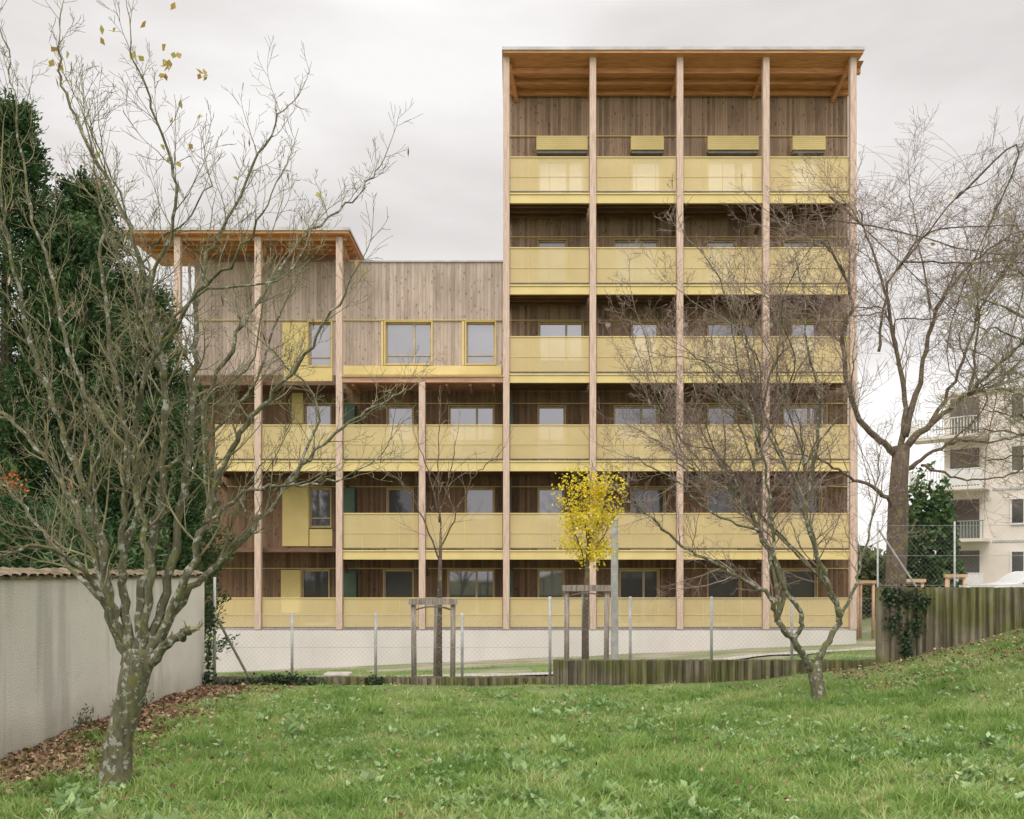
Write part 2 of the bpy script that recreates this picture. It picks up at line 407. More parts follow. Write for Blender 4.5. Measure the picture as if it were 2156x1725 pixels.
for (x0,x1,z0,z1,lv) in opT:
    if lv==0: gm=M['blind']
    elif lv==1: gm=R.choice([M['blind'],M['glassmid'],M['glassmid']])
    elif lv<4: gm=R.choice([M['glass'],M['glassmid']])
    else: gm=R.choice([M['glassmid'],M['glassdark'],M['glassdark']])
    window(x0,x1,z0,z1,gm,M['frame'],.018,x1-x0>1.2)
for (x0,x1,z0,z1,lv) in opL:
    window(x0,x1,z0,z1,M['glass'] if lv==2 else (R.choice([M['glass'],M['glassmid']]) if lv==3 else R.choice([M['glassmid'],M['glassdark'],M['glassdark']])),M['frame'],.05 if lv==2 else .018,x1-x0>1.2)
for a,b in tw[0]:
    mb=MB(); x0=wx(a)-.06;x1=wx(b)+.04
    mb.box(x0,x1,YB-.30,YB-.055,wz(324),wz(296))
    for k in range(7):
        z=wz(324)+(wz(296)-wz(324))*(k+.5)/7; mb.box(x0+.01,x1-.01,YB-.308,YB-.3005,z-.018,z+.013)
    add('shutter_box',mb,M['yellow'],bld)
    mb=MB(); mb.box(x0+.02,x1-.02,YB-.26,YB-.05,wz(330),wz(324)-.005); add('shutter',mb,M['darkmetal'],bld)
for k,p in enumerate([288,500,675,850,1025,1197]):
    mb=MB(); mb.box(XM+.1,XR,YB-.05,YB-.002,wz(p)-.010,wz(p)+.018); add('trim',mb,M['framey'],bld)
    if k>=2:
        mb=MB(); mb.box(XL+.02,XM-.15,YB-.05,YB-.002,wz(p)-.010,wz(p)+.018); add('trim',mb,M['framey'],bld)
mb=MB(); mb.box(XC,XM-.15,YB-.07,YB-.002,wz(790),wz(771)); add('trim',mb,M['yellow'],bld)
for p in (806,976):
    mb=MB(); mb.box(wx(p)-.05,wx(p)+.02,YB-.055,YB-.004,wz(770),wz(677)); add('trim',mb,M['yellow'],bld)
for (a,b,t,bt) in [(595,648,680,770),(598,700,772,805),(615,638,812,892),(595,650,1020,1150),(652,700,1114,1150),(592,633,1200,1290)]:
    mb=MB(); mb.box(wx(a),wx(b),YB-.035,YB-.006,wz(bt),wz(t)); add('panel',mb,M['yellowpanel'],bld)
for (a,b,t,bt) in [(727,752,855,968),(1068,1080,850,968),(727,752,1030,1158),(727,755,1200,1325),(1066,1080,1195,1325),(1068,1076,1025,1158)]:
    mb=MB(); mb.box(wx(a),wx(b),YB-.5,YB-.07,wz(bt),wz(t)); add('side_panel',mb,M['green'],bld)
tall=[1066,1248,1431,1612,1795]; lowc=[375,544,715]
ct=.1
for p in tall:
    mb=MB(); mb.box(fx(p)-ct,fx(p)+ct,YF-.1,YF+.1,PZ,fz(118)); c=add('column',mb,M['column'],bld)
for p in lowc:
    mb=MB(); mb.box(fx(p)-ct,fx(p)+ct,YF-.1,YF+.1,PZ,fz(500)); add('column',mb,M['column'],bld)
mb=MB(); mb.box(fx(889)-ct,fx(889)+ct,YF-.1,YF+.1,PZ,fz(806)); add('column',mb,M['column'],bld)
for o in list(bld.children):
    if o.name.startswith('column'):
        md=o.modifiers.new('b','BEVEL'); md.width=.012; md.segments=2
def balcony(p0,p1,lv,rail=True,slab=True,side=None):
    fb,ft,rt=levels[lv]; x0=fx(p0)+ct; x1=fx(p1)-ct
    if slab:
        mb=MB(); zb=fz(fb); zt=fz(ft)
        mb.box(x0,x1,YF+.08,YB-.005,zb+.16,zt-.02)
        for yy in (YF+.35,YF+.75,YF+1.15): mb.box(x0,x1,yy-.05,yy+.05,zb+.01,zb+.157)
        mb.box(x0-.1,x0-.003,YF+.11,YB-.008,zb-.05,zb+.16)
        mb.beam((x0-.06,YF+.12,zb-.08),(x0-.06,YB-.15,zb-.45),.08,.14)
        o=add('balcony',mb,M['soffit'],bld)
        f=MB(); f.box(x0+.003,x1-.003,YF-.02,YF+.07,zb,zt-.05); f.box(x0+.003,x1-.003,YF-.05,YF+.075,zt-.045,zt); add('fascia',f,M['yellow'],o)
        base=zt
    else:
        o=bld; base=PZ
    if rail:
        r=MB(); zb=base+.07; zt=fz(rt)
        r.quad((x0+.02,YF,zb),(x1-.02,YF,zb),(x1-.02,YF,zt),(x0+.02,YF,zt))
        ro=add('railing',r,M['perf'],o)
        k=MB(); k.box(x0+.01,x1-.01,YF-.025,YF+.025,zt,zt+.03)
        n=4
        for q in range(n+1):
            xx=x0+.03+(x1-x0-.06)*q/n; k.box(xx-.008,xx+.008,YF+.01,YF+.03,base,zt)
        k.box(x0+.02,x1-.02,YF-.014,YF-.004,zb+(zt-zb)*.42,zb+(zt-zb)*.42+.012)
        for q in (1,2,3):
            xx=x0+.03+(x1-x0-.06)*q/4; k.box(xx-.005,xx+.005,YF-.008,YF-.002,zb,zt)
        ko=add('handrail',k,M['yellow'],ro if o is bld else o)
        k=MB(); k.box(x0+.01,x1-.01,YF-.02,YF+.02,base+.035,base+.068); add('bottom_rail',k,M['darkmetal'],ro if o is bld else o)
for lv in range(6):
    for a,b in zip(tall,tall[1:]): balcony(a,b,lv,True,lv<5)
for lv in (3,4,5):
    balcony(715,889,lv,True,lv<5); balcony(889,1066,lv,True,lv<5)
for lv in (3,5):
    balcony(544,715,lv,True,lv<5); balcony(445,544,lv,True,lv<5)
mb=MB(); x0=fx(715)+ct; x1=fx(1066)-ct; z=fz(806)
mb.box(x0,x1,YF-.08,YF+.1,z,z+.17); mb.box(x0,x1,YF+.103,YB-.08,z+.06,z+.16)
for k in range(7):
    xx=x0+.3+(x1-x0-.6)*k/6; mb.box(xx-.04,xx+.04,YF+.103,YB-.08,z-.07,z+.057)
can=add('canopy',mb,M['redwood'],bld)
mb=MB(); mb.box(x0-.02,x1+.02,YF-.14,YB-.08,z+.173,z+.2); add('flashing',mb,M['yellow'],can)
for p in (806,1160):
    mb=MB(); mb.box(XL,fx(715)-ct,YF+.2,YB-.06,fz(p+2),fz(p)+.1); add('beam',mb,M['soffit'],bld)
def roof(name,x0,x1,zf,zb,y0,y1,cols,lab,joists=True):
    mb=MB(); t=.14
    def slab(xa,xb,ya,yb,za,zb_,th):
        b=len(mb.v)
        mb.v += [(xa,ya,za-th),(xb,ya,za-th),(xb,yb,zb_-th),(xa,yb,zb_-th),(xa,ya,za),(xb,ya,za),(xb,yb,zb_),(xa,yb,zb_)]
        mb.f += [(b,b+3,b+2,b+1),(b+4,b+5,b+6,b+7),(b,b+1,b+5,b+4),(b+1,b+2,b+6,b+5),(b+2,b+3,b+7,b+6),(b+3,b,b+4,b+7)]
    slab(x0,x1,y0,y1,zf,zb,t)
    sl=(zb-zf)/(y1-y0)
    if joists:
        for yy in np.arange(y0+.3,YB-.1,.42):
            z=zf+sl*(yy-y0)-t; mb.box(x0+.12,x1-.12,yy-.04,yy+.04,z-.13,z+.01)
    for xx in cols:
        za=zf+sl*.3-t-.13; zc=zf+sl*(YB-y0)-t-.13
        mb.beam((xx,y0+.3,za-.08),(xx,YB-.02,zc-.08),.09,.2)
    o=add(name,mb,M['orange'],bld,label=lab)
    f=MB(); xa,xb=x0-.03,x1+.03
    f.box(xa,xb,y0-.04,y0-.005,zf-.06,zf+.03)
    f.quad((xa,y0-.04,zf+.032),(xb,y0-.04,zf+.032),(xb,y1,zb+.032),(xa,y1,zb+.032))
    f.quad((xa,y0,zf-.05),(xa,y0,zf+.03),(xa,y1,zb+.03),(xa,y1,zb-.05)); f.quad((xb,y0,zf-.05),(xb,y1,zb-.05),(xb,y1,zb+.03),(xb,y0,zf+.03))
    add('flashing',f,M['roofing'],o)
roof('roof',fx(1058)+.02,fx(1814)-.05,18.02,17.75,28.3,41.,[],'thin projecting orange timber roof with exposed joists',False)
roof('roof',-12.1,fx(738),fz(489),fz(489)+.05,28.3,31.5,[fx(p) for p in lowc],'projecting orange timber roof over lower wing')
mb=MB()
zA=17.87; zB=17.56
x0=fx(1066)+.1; x1=XR
mb.v=[(x0,28.72,zA),(x1,28.72,zA),(x1,YB-.01,zB),(x0,YB-.01,zB)]; mb.f=[(0,3,2,1)]
for yy in (29.05,29.5,29.95):
    z=zA+(zB-zA)*(yy-28.72)/(YB-28.72); mb.box(x0,x1,yy-.06,yy+.06,z-.17,z+.005)
for p in tall[1:-1]: mb.beam((fx(p),28.75,zA-.08),(fx(p),YB-.01,zB-.12),.1,.2)
mb.beam((fx(1066)+.1,28.75,zA-.05),(fx(1066)+.34,YB-.01,zB-.2),.12,.22); mb.beam((fx(1795)-.05,28.75,zA-.05),(fx(1795)-.12,YB-.01,zB-.2),.12,.22)
add('soffit',mb,M['orange'],bld)
mb=MB(); mb.tube([Vector((XR+.09,29.6,PZ)),Vector((XR+.09,29.6,17.3))],[.045,.045],10); add('drainpipe',mb,M['white'],bld,smooth=True)
mb=MB(); mb.tube([Vector((XL-.09,29.9,PZ)),Vector((XL-.09,29.9,11.9))],[.045,.045],10); add('drainpipe',mb,M['white'],bld,smooth=True)
for p in (1279,1441,1620):
    mb=MB(); c=Vector((wx(p),YB-.1,wz(686)))
    for i in range(7):
        th=math.pi*(i)/6
        for k in range(12): mb.v.append((c.x+.1*math.sin(th)*math.cos(k*math.pi/6),c.y+.07*math.cos(th),c.z+.1*math.sin(th)*math.sin(k*math.pi/6)))
    for i in range(6):
        for k in range(12): mb.f.append((i*12+k,i*12+(k+1)%12,(i+1)*12+(k+1)%12,(i+1)*12+k))
    add('wall_lamp',mb,M['white'],bld,smooth=True)

# ------------------------------------------------------------------ garden wall (left)
gw=empty('garden_wall',(-4.68,8.8,0),'white rendered garden wall with mossy clay tile coping and damp stains','wall')
mb=MB()
mb.box(-4.85,-4.58,3.5,13.55,-.4,1.62)
add('wall_body',mb,M['plaster'],gw)
mb=MB()
y=3.5
while y<13.6:
    n=7; b=len(mb.v); ry=.085+R.uniform(-.012,.012); dz=R.uniform(-.012,.012)
    for (xx,zz) in ((-4.53,1.622),(-4.72,1.68),(-4.94,1.625)):
        for k in range(n):
            a=math.pi*k/(n-1); mb.v.append((xx+R.uniform(-.014,.014),y+math.cos(a)*ry,zz+dz+math.sin(a)*ry*.42))
    for q in range(2):
        for k in range(n-1): mb.f.append((b+q*n+k,b+q*n+k+1,b+(q+1)*n+k+1,b+(q+1)*n+k))
    y+=.155
mb.box(-4.91,-4.555,3.5,13.58,1.605,1.632)
add('coping',mb,M['tile'],gw)

# ------------------------------------------------------------------ retaining walls
def ribbed(name,x0,x1,y0,z0f,z1,lab,th=.2,pitch=.13):
    mb=MB(); n=int((x1-x0)/pitch); P=[]
    for k in range(n):
        a=x0+(x1-x0)*k/n; p=(x1-x0)/n
        P += [(a,y0+.045),(a+p*.12,y0),(a+p*.62,y0),(a+p*.74,y0+.045)]
    P.append((x1,y0+.045))
    for k,(x,y) in enumerate(P): mb.v += [(x,y,z0f),(x,y,z1+R.uniform(-.01,.01)),(x,y0+th,z1+R.uniform(-.006,.006)),(x,y0+th,z0f)]
    for k in range(len(P)-1):
        q=k*4; mb.f += [(q,q+4,q+5,q+1),(q+1,q+5,q+6,q+2),(q+2,q+6,q+7,q+3)]
    mb.f += [(0,1,2,3),tuple(len(P)*4-4+i for i in (3,2,1,0))]
    return add(name,mb,M['mossconc'],label=lab,category='wall')
ribbed('retaining_wall',-4.5,.61,13.6,-.6,.11,'very low mossy ribbed concrete kerb wall under chain link fence')
ribbed('retaining_wall',.62,5.46,13.55,-.6,.37,'low mossy ribbed concrete wall edging the lawn')
ribbed('retaining_wall',5.48,14,13.5,-.6,1.46,'tall ribbed concrete wall with moss and hanging ivy',.22)

# ------------------------------------------------------------------ chain link fence
fe=empty('chain_link_fence',(0,13.85,0),'galvanised chain link fence with thin grey posts on low concrete wall','fence')
YFn=13.85
fxp=lambda p:(p-1078)/FOC*YFn
fzp=lambda p:EYE+(1210-p)/FOC*YFn
for p,t,base in [(452,1215,-.1),(615,1290,-.05),(791,1290,-.05),(973,1290,-.05),(1158,1256,-.05),(1327,1256,.0),(1498,1256,.1),(1667,1256,.15),(1848,1098,.2),(2010,1098,.2),(2190,1098,.2)]:
    mb=MB(); x=fxp(p); rp=.022 if p<1800 else .015; mb.tube([Vector((x,YFn,base)),Vector((x,YFn,fzp(t)))],[rp,rp],8); add('post',mb,M['metal'],fe,smooth=True)
mb=MB(); mb.tube([Vector((fxp(456),YFn,fzp(1300))),Vector((fxp(526),YFn+.02,fzp(1432)))],[.02,.02],6); add('brace',mb,M['darkmetal'],fe)
mb=MB(); mb.tube([Vector((fxp(1850),YFn,fzp(1115))),Vector((fxp(1930),YFn+.02,fzp(1235)))],[.015,.015],6); add('brace',mb,M['metal'],fe)
def linkmesh(x0,x1,z0,z1,w=.0024):
    mb=MB(); st=.072; H=z1-z0
    k=x0-H
    while k<x1:
        for s in (1,-1):
            if s==1: a=(k,z0); b=(k+H,z1)
            else: a=(k+H,z0); b=(k,z1)
            def at(x):
                t=(x-a[0])/(b[0]-a[0]); return (x,a[1]+(b[1]-a[1])*t)
            lo,hi=(a,b) if a[0]<b[0] else (b,a)
            if hi[0]<x0 or lo[0]>x1: continue
            if lo[0]<x0: lo=at(x0)
            if hi[0]>x1: hi=at(x1)
            yy=YFn-.026+(.002 if s==1 else -.002)
            mb.quad((lo[0],yy,lo[1]-w),(hi[0],yy,hi[1]-w),(hi[0],yy,hi[1]+w),(lo[0],yy,lo[1]+w))
        k+=st
    for z in (z0+.02,(z0+z1)/2,z1-.01): mb.box(x0,x1,YFn-.034,YFn-.03,z-.0025,z+.0025)
    add('netting',mb,M['netmetal'],fe)
linkmesh(fxp(455),fxp(1158),.05,fzp(1294),.0018); linkmesh(fxp(1158),fxp(1848),.33,fzp(1258),.0018); linkmesh(fxp(1848),fxp(2300),1.47,fzp(1105),.0008)

# ------------------------------------------------------------------ trees
def perp(d):
    v=Vector((R.gauss(0,1),R.gauss(0,1),R.gauss(0,1))); v=v-d*v.dot(d); return v.normalized()
class Tree:
    def __init__(s,up=.12,wig=.22,k=(0,3,5),lr=(.35,.62),ang=(28,62),rmin=.0016):
        s.T=MB(); s.C=MB(); s.up=up; s.wig=wig; s.k=k; s.lr=lr; s.ang=ang; s.rmin=rmin; s.tips=[]
    def grow(s,p,d,Ln,r,lvl):
        n={0:3,1:5,2:7,3:8}[min(lvl,3)]
        pts=[p.copy()]; rad=[r]; dirs=[]
        d=d.copy()
        for i in range(n):
            d=(d+perp(d)*R.uniform(.2,1)*s.wig+Vector((0,0,s.up))).normalized()
            p=p+d*(Ln/n); pts.append(p); dirs.append(d.copy()); rad.append(max(s.rmin,r*(1-.75*(i+1)/n)))
        s.C.tube(pts,rad,3 if r<.008 else 5,cap=False)
        s.tips.append(pts[-1])
        if lvl>0:
            c=s.k[min(lvl,len(s.k)-1)]
            for q in range(c):
                t=(q+R.uniform(.1,.9))/c*.85+.12; f=t*n; i=min(int(f),n-1)
                bp=pts[i].lerp(pts[i+1],f-i); a=math.radians(R.uniform(*s.ang))
                nd=(dirs[i]*math.cos(a)+perp(dirs[i])*math.sin(a)).normalized()
                s.grow(bp,nd,Ln*R.uniform(*s.lr)*(1.1-.5*t),max(s.rmin,rad[i]*.6),lvl-1)
    def stem(s,pts,r0,r1,spacing,brL,lvl,start=.2,sides=9,tiprad=.55,jit=.012):
        P=[pts[0]]+pts+[pts[-1]+(pts[-1]-pts[-2])]; out=[]
        for i in range(1,len(P)-2):
            p0,p1,p2,p3=P[i-1],P[i],P[i+1],P[i+2]
            for q in range(6):
                t=q/6; out.append(.5*((2*p1)+(p2-p0)*t+(2*p0-5*p1+4*p2-p3)*t*t+(3*p1-p0-3*p2+p3)*t**3))
        out.append(pts[-1]); m=len(out)
        for i in range(1,m): out[i]=out[i]+Vector((R.gauss(0,jit),R.gauss(0,jit),R.gauss(0,jit)))
        rad=[(r0+(r1-r0)*(i/(m-1))**.7)*R.uniform(.93,1.08) for i in range(m)]
        s.T.tube(out,rad,sides,rough=.10)
        tot=sum((out[i+1]-out[i]).length for i in range(m-1)); run=0; nxt=spacing*R.random()
        for i in range(m-1):
            seg=(out[i+1]-out[i]); l=seg.length; dd=seg.normalized()
            while nxt<run+l:
                f=nxt/tot
                if f>start:
                    a=math.radians(R.uniform(*s.ang)); nd=(dd*math.cos(a)+perp(dd)*math.sin(a)); nd.z+=.15; nd.normalize()
                    rr=rad[i]; s.grow(out[i].lerp(out[i+1],(nxt-run)/l),nd,brL*R.uniform(.4,1.15)*(1.15-.4*f),max(.003,min(.010,rr*.45)),lvl)
                nxt+=spacing*R.uniform(.5,1.5)
            run+=l
        s.grow(out[-1],(out[-1]-out[-2]).normalized(),brL*tiprad*1.5,r1,lvl)
        return out
    def finish(s,name,base,label,cat,bm,tm,group=None):
        e=empty(name,base,label,cat,group)
        t=add('trunk',s.T,bm,e,smooth=True); c=add('crown',s.C,tm,e)
        return e,t,c
def line(px,d0,d1):
    n=len(px); return [sv(x,y,d0+(d1-d0)*(i/(n-1))**1.3) for i,(x,y) in enumerate(px)]
def shoots(T,polys,n,box,rr,spread,sp,bl,lvl,tmin=.25,tmax=.7,r1=.005,bow=.12):
    "extra limbs leaving random points of existing limbs, heading for random crown points"
    for _ in range(n):
        P=R.choice(polys); i=int(len(P)*R.uniform(tmin,tmax)); a=P[i]; dd=P[i]-P[i-1]
        best=None
        for _k in range(12):
            b=Vector((R.uniform(box[0],box[1]),R.uniform(box[2],box[3]),R.uniform(box[4],box[5])))
            v=(b-a); q=v.normalized().dot(dd.normalized())
            if v.z<.1*v.length: q-=1
            if best is None or q>best[0]: best=(q,b)
        b=best[1]; v=b-a; L_=v.length; m1=a+dd.normalized()*L_*.3+v*.05; m2=a+v*.62+Vector((R.gauss(0,1),R.gauss(0,1),R.gauss(0,1)))*L_*bow*.5
        T.stem([a,m1,m2,b],rr,r1,sp,bl,lvl,start=.12,sides=7)

# big multi-stem tree in front of wall
T=Tree(up=.09,wig=.30,k=(0,3,5,6),ang=(25,60),rmin=.0016)
D=6.95
zb=gzf(-3.03,D)
trunk=[Vector((-3.06,D,zb-.08)),sv(243,1650,D),sv(250,1560,D),sv(272,1470,D),sv(290,1400,D),sv(292,1365,D)]
TR=[]
for i in range(len(trunk)-1):
    for q in range(4): TR.append(trunk[i].lerp(trunk[i+1],q/4))
TR.append(trunk[-1]); rr_=np.interp(np.linspace(0,5,len(TR)),[0,1,2,3,4,5],[.15,.118,.10,.10,.115,.085])
T.T.tube(TR,[float(r) for r in rr_],18,rough=.05)
stems=[
 ([(276,1400),(235,1310),(205,1200),(160,1080),(90,960),(20,880),(-60,820)],.5,.042,.009),
 ([(282,1400),(240,1290),(215,1150),(170,1000),(110,850),(60,700),(20,520),(0,380)],-.6,.042,.007),
 ([(285,1395),(262,1270),(262,1150),(268,950),(240,760),(215,600),(215,420),(180,250)],.2,.042,.006),
 ([(292,1395),(300,1250),(330,1100),(345,950),(345,800),(320,640),(270,480),(200,330),(140,200),(120,80)],-.3,.046,.006),
 ([(298,1395),(350,1250),(375,1100),(400,900),(410,760),(420,600),(470,480),(540,340),(600,230)],.6,.044,.006),
 ([(305,1395),(380,1250),(430,1100),(470,980),(530,880),(600,800),(680,690),(740,580)],-.5,.040,.006),
 ([(310,1400),(400,1240),(480,1170),(560,1080),(640,980),(720,900),(800,850),(880,815)],.9,.034,.005),
 ([(284,1400),(220,1270),(150,1180),(60,1150),(-20,1180)],-1.0,.03,.008),
 ([(402,900),(470,760),(540,640),(640,500),(740,420),(800,350)],.9,.022,.005),
 ([(345,800),(305,640),(355,500),(370,370),(310,200),(270,90)],-.6,.020,.005),
 ([(268,950),(170,800),(110,600),(60,400),(30,200),(5,60)],.8,.022,.005),
 ([(300,1395),(318,1200),(285,1000),(300,820),(400,640),(500,540),(560,430)],-1.1,.034,.005),
 ([(262,1150),(330,1000),(400,950),(520,830),(600,640),(640,560)],1.2,.022,.005),
 ([(240,1290),(120,1160),(40,1050),(-40,980)],1.2,.024,.006),
 ([(430,1100),(520,1040),(620,1020),(720,1010),(800,960)],-.4,.018,.004),
]
polys=[]
for px,dd,r0,r1 in stems:
    d0=D if px[0][1]>1300 else D+dd*.3
    polys.append(T.stem(line(px,d0,D+dd),r0,r1,.14,.62,2,start=.24))
a=sv(-40,900,D); b=sv(800,330,D)
shoots(T,polys[:7]+[polys[11]],12,(a.x,b.x,D-1.3,D+1.4,2.2,4.7),.014,0,.18,.5,2,.25,.6,.004)
T.stem(line([(310,1400),(345,1360),(375,1340),(402,1322)],D,D-.15),.05,.028,.08,.13,1,.5)
e,t,c=T.finish('tree',(-3.06,D,zb),'bare multi-stemmed tree with lichen covered trunk standing on the lawn','tree',M['bark'],M['twig'])
Cs=[]
for (x,y,n) in [(380,120,13),(118,125,6),(278,80,5),(310,75,2),(415,70,4),(460,268,3),(360,270,2),(355,322,3),(400,350,1),(220,325,2),(745,565,2),(432,222,1),(340,62,1),(525,345,1),(665,395,1),(368,168,3)]:
    for _ in range(n):
        p=sv(x+R.gauss(0,11),y+R.gauss(0,15),D+R.uniform(-.3,.2)); q=min(T.tips,key=lambda t_:(t_-p).length_squared)
        p=p.lerp(q,.55)+Vector((R.gauss(0,.02),R.gauss(0,.02),-.03)); Cs.append(p[:])
Cs=np.array(Cs); n=len(Cs)
Dd=unit(NR.normal(size=(n,3))*[.6,.3,.6]+[0,0,-.6]); V,ct_,lp=leaves_np(Cs,Dd,NR.uniform(.05,.08,n),NR.uniform(.035,.055,n),.15)
np_obj('leaves',V,ct_,lp,M['orangeleaf'],e,org=(-3.06,D,3))
tp=R.sample(T.tips,130)
Cs=np.array([(p.x,p.y,p.z-.05) for p in tp]); n=len(Cs)
V,ct_,lp=leaves_np(Cs,unit(NR.normal(size=(n,3))*[.2,.2,.1]+[0,0,-1]),NR.uniform(.07,.11,n),np.full(n,.016),.2)
np_obj('seed_pods',V,ct_,lp,M['litter'],e,org=(-3.06,D,3),kind='stuff')

# forked tree on lawn
T=Tree(up=.06,wig=.28,k=(0,4,6,6),ang=(28,66),rmin=.0018)
D=11.; bx=3.71; zb=gzf(bx,D)
T.T.tube([Vector((bx+.03,D,zb-.08)),sv(1725,1472,D),sv(1724,1458,D),sv(1720,1440,D),sv(1718,1425,D),sv(1714,1400,D)],[.13,.095,.085,.08,.085,.07],14,rough=.1)
stems=[
 ([(1716,1415),(1700,1392),(1668,1345),(1636,1305),(1622,1255),(1540,1205),(1440,1150),(1360,1080),(1310,1050)],-.6,.060,.006),
 ([(1636,1310),(1650,1220),(1600,1120),(1540,1040),(1450,980),(1370,920)],.7,.034,.006),
 ([(1668,1345),(1690,1300),(1640,1210),(1625,1100),(1610,1000),(1580,880),(1500,780),(1450,740)],-.8,.034,.006),
 ([(1640,1310),(1632,1220),(1600,1100),(1590,980),(1600,850),(1560,700),(1540,620)],.9,.028,.005),
 ([(1714,1415),(1738,1360),(1768,1300),(1725,1200),(1700,1100),(1650,980),(1600,870),(1560,780)],.5,.048,.006),
 ([(1768,1300),(1740,1215),(1700,1100),(1712,980),(1725,850),(1700,720),(1690,600),(1670,520)],-.7,.034,.005),
 ([(1764,1310),(1795,1250),(1815,1180),(1840,1080),(1850,960)],.4,.028,.006),
 ([(1700,1100),(1690,950),(1640,820),(1640,690),(1600,600)],1.1,.020,.005),
 ([(1600,1120),(1500,1080),(1420,1010),(1330,960)],-1.,.018,.005),
 ([(1690,980),(1750,900),(1790,820),(1800,720)],-1.,.018,.005),
]
polys=[]
for px,dd,r0,r1 in stems:
    polys.append(T.stem(line(px,D if px[0][1]>1280 else D+dd*.4,D+dd),r0,r1,.12,.78,2,start=.3))
a=sv(1320,1000,D); b=sv(1830,540,D)
shoots(T,polys[1:6],24,(a.x,b.x,D-1.4,D+1.5,2.2,5.7),.014,0,.15,.62,2,.35,.7,.004)
T.finish('tree',(bx,D,zb),'bare low forked fruit tree with lichen patches growing from the lawn','tree',M['bark'],M['twigred'])

# larger tree behind raised wall
T=Tree(up=.05,wig=.20,k=(0,4,6,6),ang=(20,52),rmin=.0026)
D=16.5; bx=(1886-1078)/FOC*D; zb=gzf(bx,D)
T.T.tube([Vector((bx,D,zb-.1)),sv(1886,1230,D),sv(1888,1170,D),sv(1890,1120,D),sv(1891,1070,D),sv(1893,1020,D),sv(1898,940,D)],[.23,.185,.178,.17,.175,.165,.14],14,rough=.08)
stems=[
 ([(1892,1090),(1860,1040),(1800,1010),(1730,970),(1660,950)],-1.2,.055,.010),
 ([(1896,960),(1850,930),(1800,860),(1775,720),(1790,620),(1740,520),(1660,470)],-.8,.080,.008),
 ([(1898,950),(1905,840),(1880,700),(1850,560),(1800,450),(1760,400)],.8,.060,.007),
 ([(1898,950),(1960,890),(2040,830),(2110,760),(2190,690)],-.8,.080,.012),
 ([(1905,920),(1940,780),(1975,650),(2040,560),(2120,500),(2200,470)],.8,.060,.008),
 ([(1850,740),(1870,600),(1930,520),(2010,420),(2080,380)],-1.,.028,.007),
 ([(1896,1000),(1950,960),(2020,930),(2100,930),(2190,900)],1.,.045,.010),
 ([(1775,720),(1700,660),(1640,640),(1560,600)],.5,.028,.006),
 ([(1960,650),(1940,540),(1920,430),(1910,340)],1.2,.022,.005),
 ([(2040,830),(2060,700),(2060,590),(2100,420)],-1.2,.028,.005),
 ([(1940,980),(2000,1000),(2080,1010),(2170,980)],-1.4,.03,.008),
 ([(1960,890),(2020,780),(2060,660),(2120,560),(2180,480)],1.4,.04,.006),
]
polys=[]
for px,dd,r0,r1 in stems: polys.append(T.stem(line(px,D if px[0][1]>900 else D+dd*.4,D+dd),r0,r1,.22,1.4,2,start=.2,jit=.02))
a=sv(1680,1000,D); b=sv(2220,560,D)
shoots(T,polys[:7]+[polys[11]],24,(a.x,b.x,D-2,D+2,3.0,7.6),.020,0,.25,1.2,2,.3,.8,.006)
for _ in range(150):
    p=sv(R.uniform(1820,2150),R.uniform(420,700),D+R.uniform(-1.4,1.4)); a=R.uniform(-1,1)
    d=Vector((a,R.uniform(-.3,.3),1.2)).normalized(); pts=[p]
    Ln=R.uniform(1.2,2.6)
    for i in range(9):
        d=(d+Vector((.10*(1 if a>0 else -1)+R.gauss(0,.03),R.gauss(0,.04),-.15))).normalized(); p=p+d*Ln/9; pts.append(p)
    T.C.tube(pts,[.0045-.00025*i for i in range(10)],3,cap=False)
e,t,c=T.finish('tree',(bx,D,zb),'bare mature tree with thick forking limbs behind the concrete wall','tree',M['bark2'],M['twigred'])
Cs=np.array([sv(R.uniform(1950,2150),R.uniform(400,700),D+R.uniform(-1,1))[:] for _ in range(40)]); n=len(Cs)
V,ct_,lp=leaves_np(Cs,unit(NR.normal(size=(n,3))),np.full(n,.10),np.full(n,.06),.2); np_obj('leaves',V,ct_,lp,M['orangeleaf'],e,org=(bx,D,6))

# lichen tree reaching in from the side
T=Tree(up=.02,wig=.32,k=(0,4,6,6),ang=(28,68),rmin=.0019)
D=9.5; bx=6.6; zb=gzf(bx,D)
T.T.tube([Vector((bx,D,zb-.1)),Vector((bx-.05,D,zb+.9)),Vector((bx,D,zb+1.5))],[.17,.12,.12],12,rough=.1)
q=(bx/D*FOC+1078)
for px,dd,r0,r1 in [
 ([(q,1010),(2330,900),(2250,780),(2170,680),(2090,640),(2020,620)],.6,.045,.005),
 ([(q,1010),(2320,960),(2240,910),(2160,880),(2070,860)],-.4,.038,.005),
 ([(q,1000),(2360,800),(2300,620),(2200,520),(2130,470)],.2,.045,.005),
 ([(q,1010),(2300,1000),(2220,980),(2150,960),(2040,980)],.9,.033,.005),
 ([(q,1010),(2320,920),(2230,840),(2160,790),(2060,780)],1.1,.033,.005),
 ([(q,1010),(2310,960),(2220,930),(2130,910),(2010,900)],.3,.033,.005),
 ([(q,1010),(2310,940),(2220,870),(2120,820),(2020,830)],-.9,.030,.005),
 ([(q,1010),(2310,900),(2200,760),(2120,700),(2060,690)],-.3,.030,.005),
 ([(q,1000),(2340,760),(2240,640),(2180,590),(2120,560)],-.8,.033,.005),
 ([(q,1000),(2440,800),(2480,600),(2500,450)],.2,.05,.01)]:
    T.stem(line(px,D,D+dd),r0,r1,.10,.70,2,start=.25)
T.finish('tree',(bx,D,zb),'bare spreading tree with yellow lichen on thin crooked branches','tree',M['bark'],M['twig'])

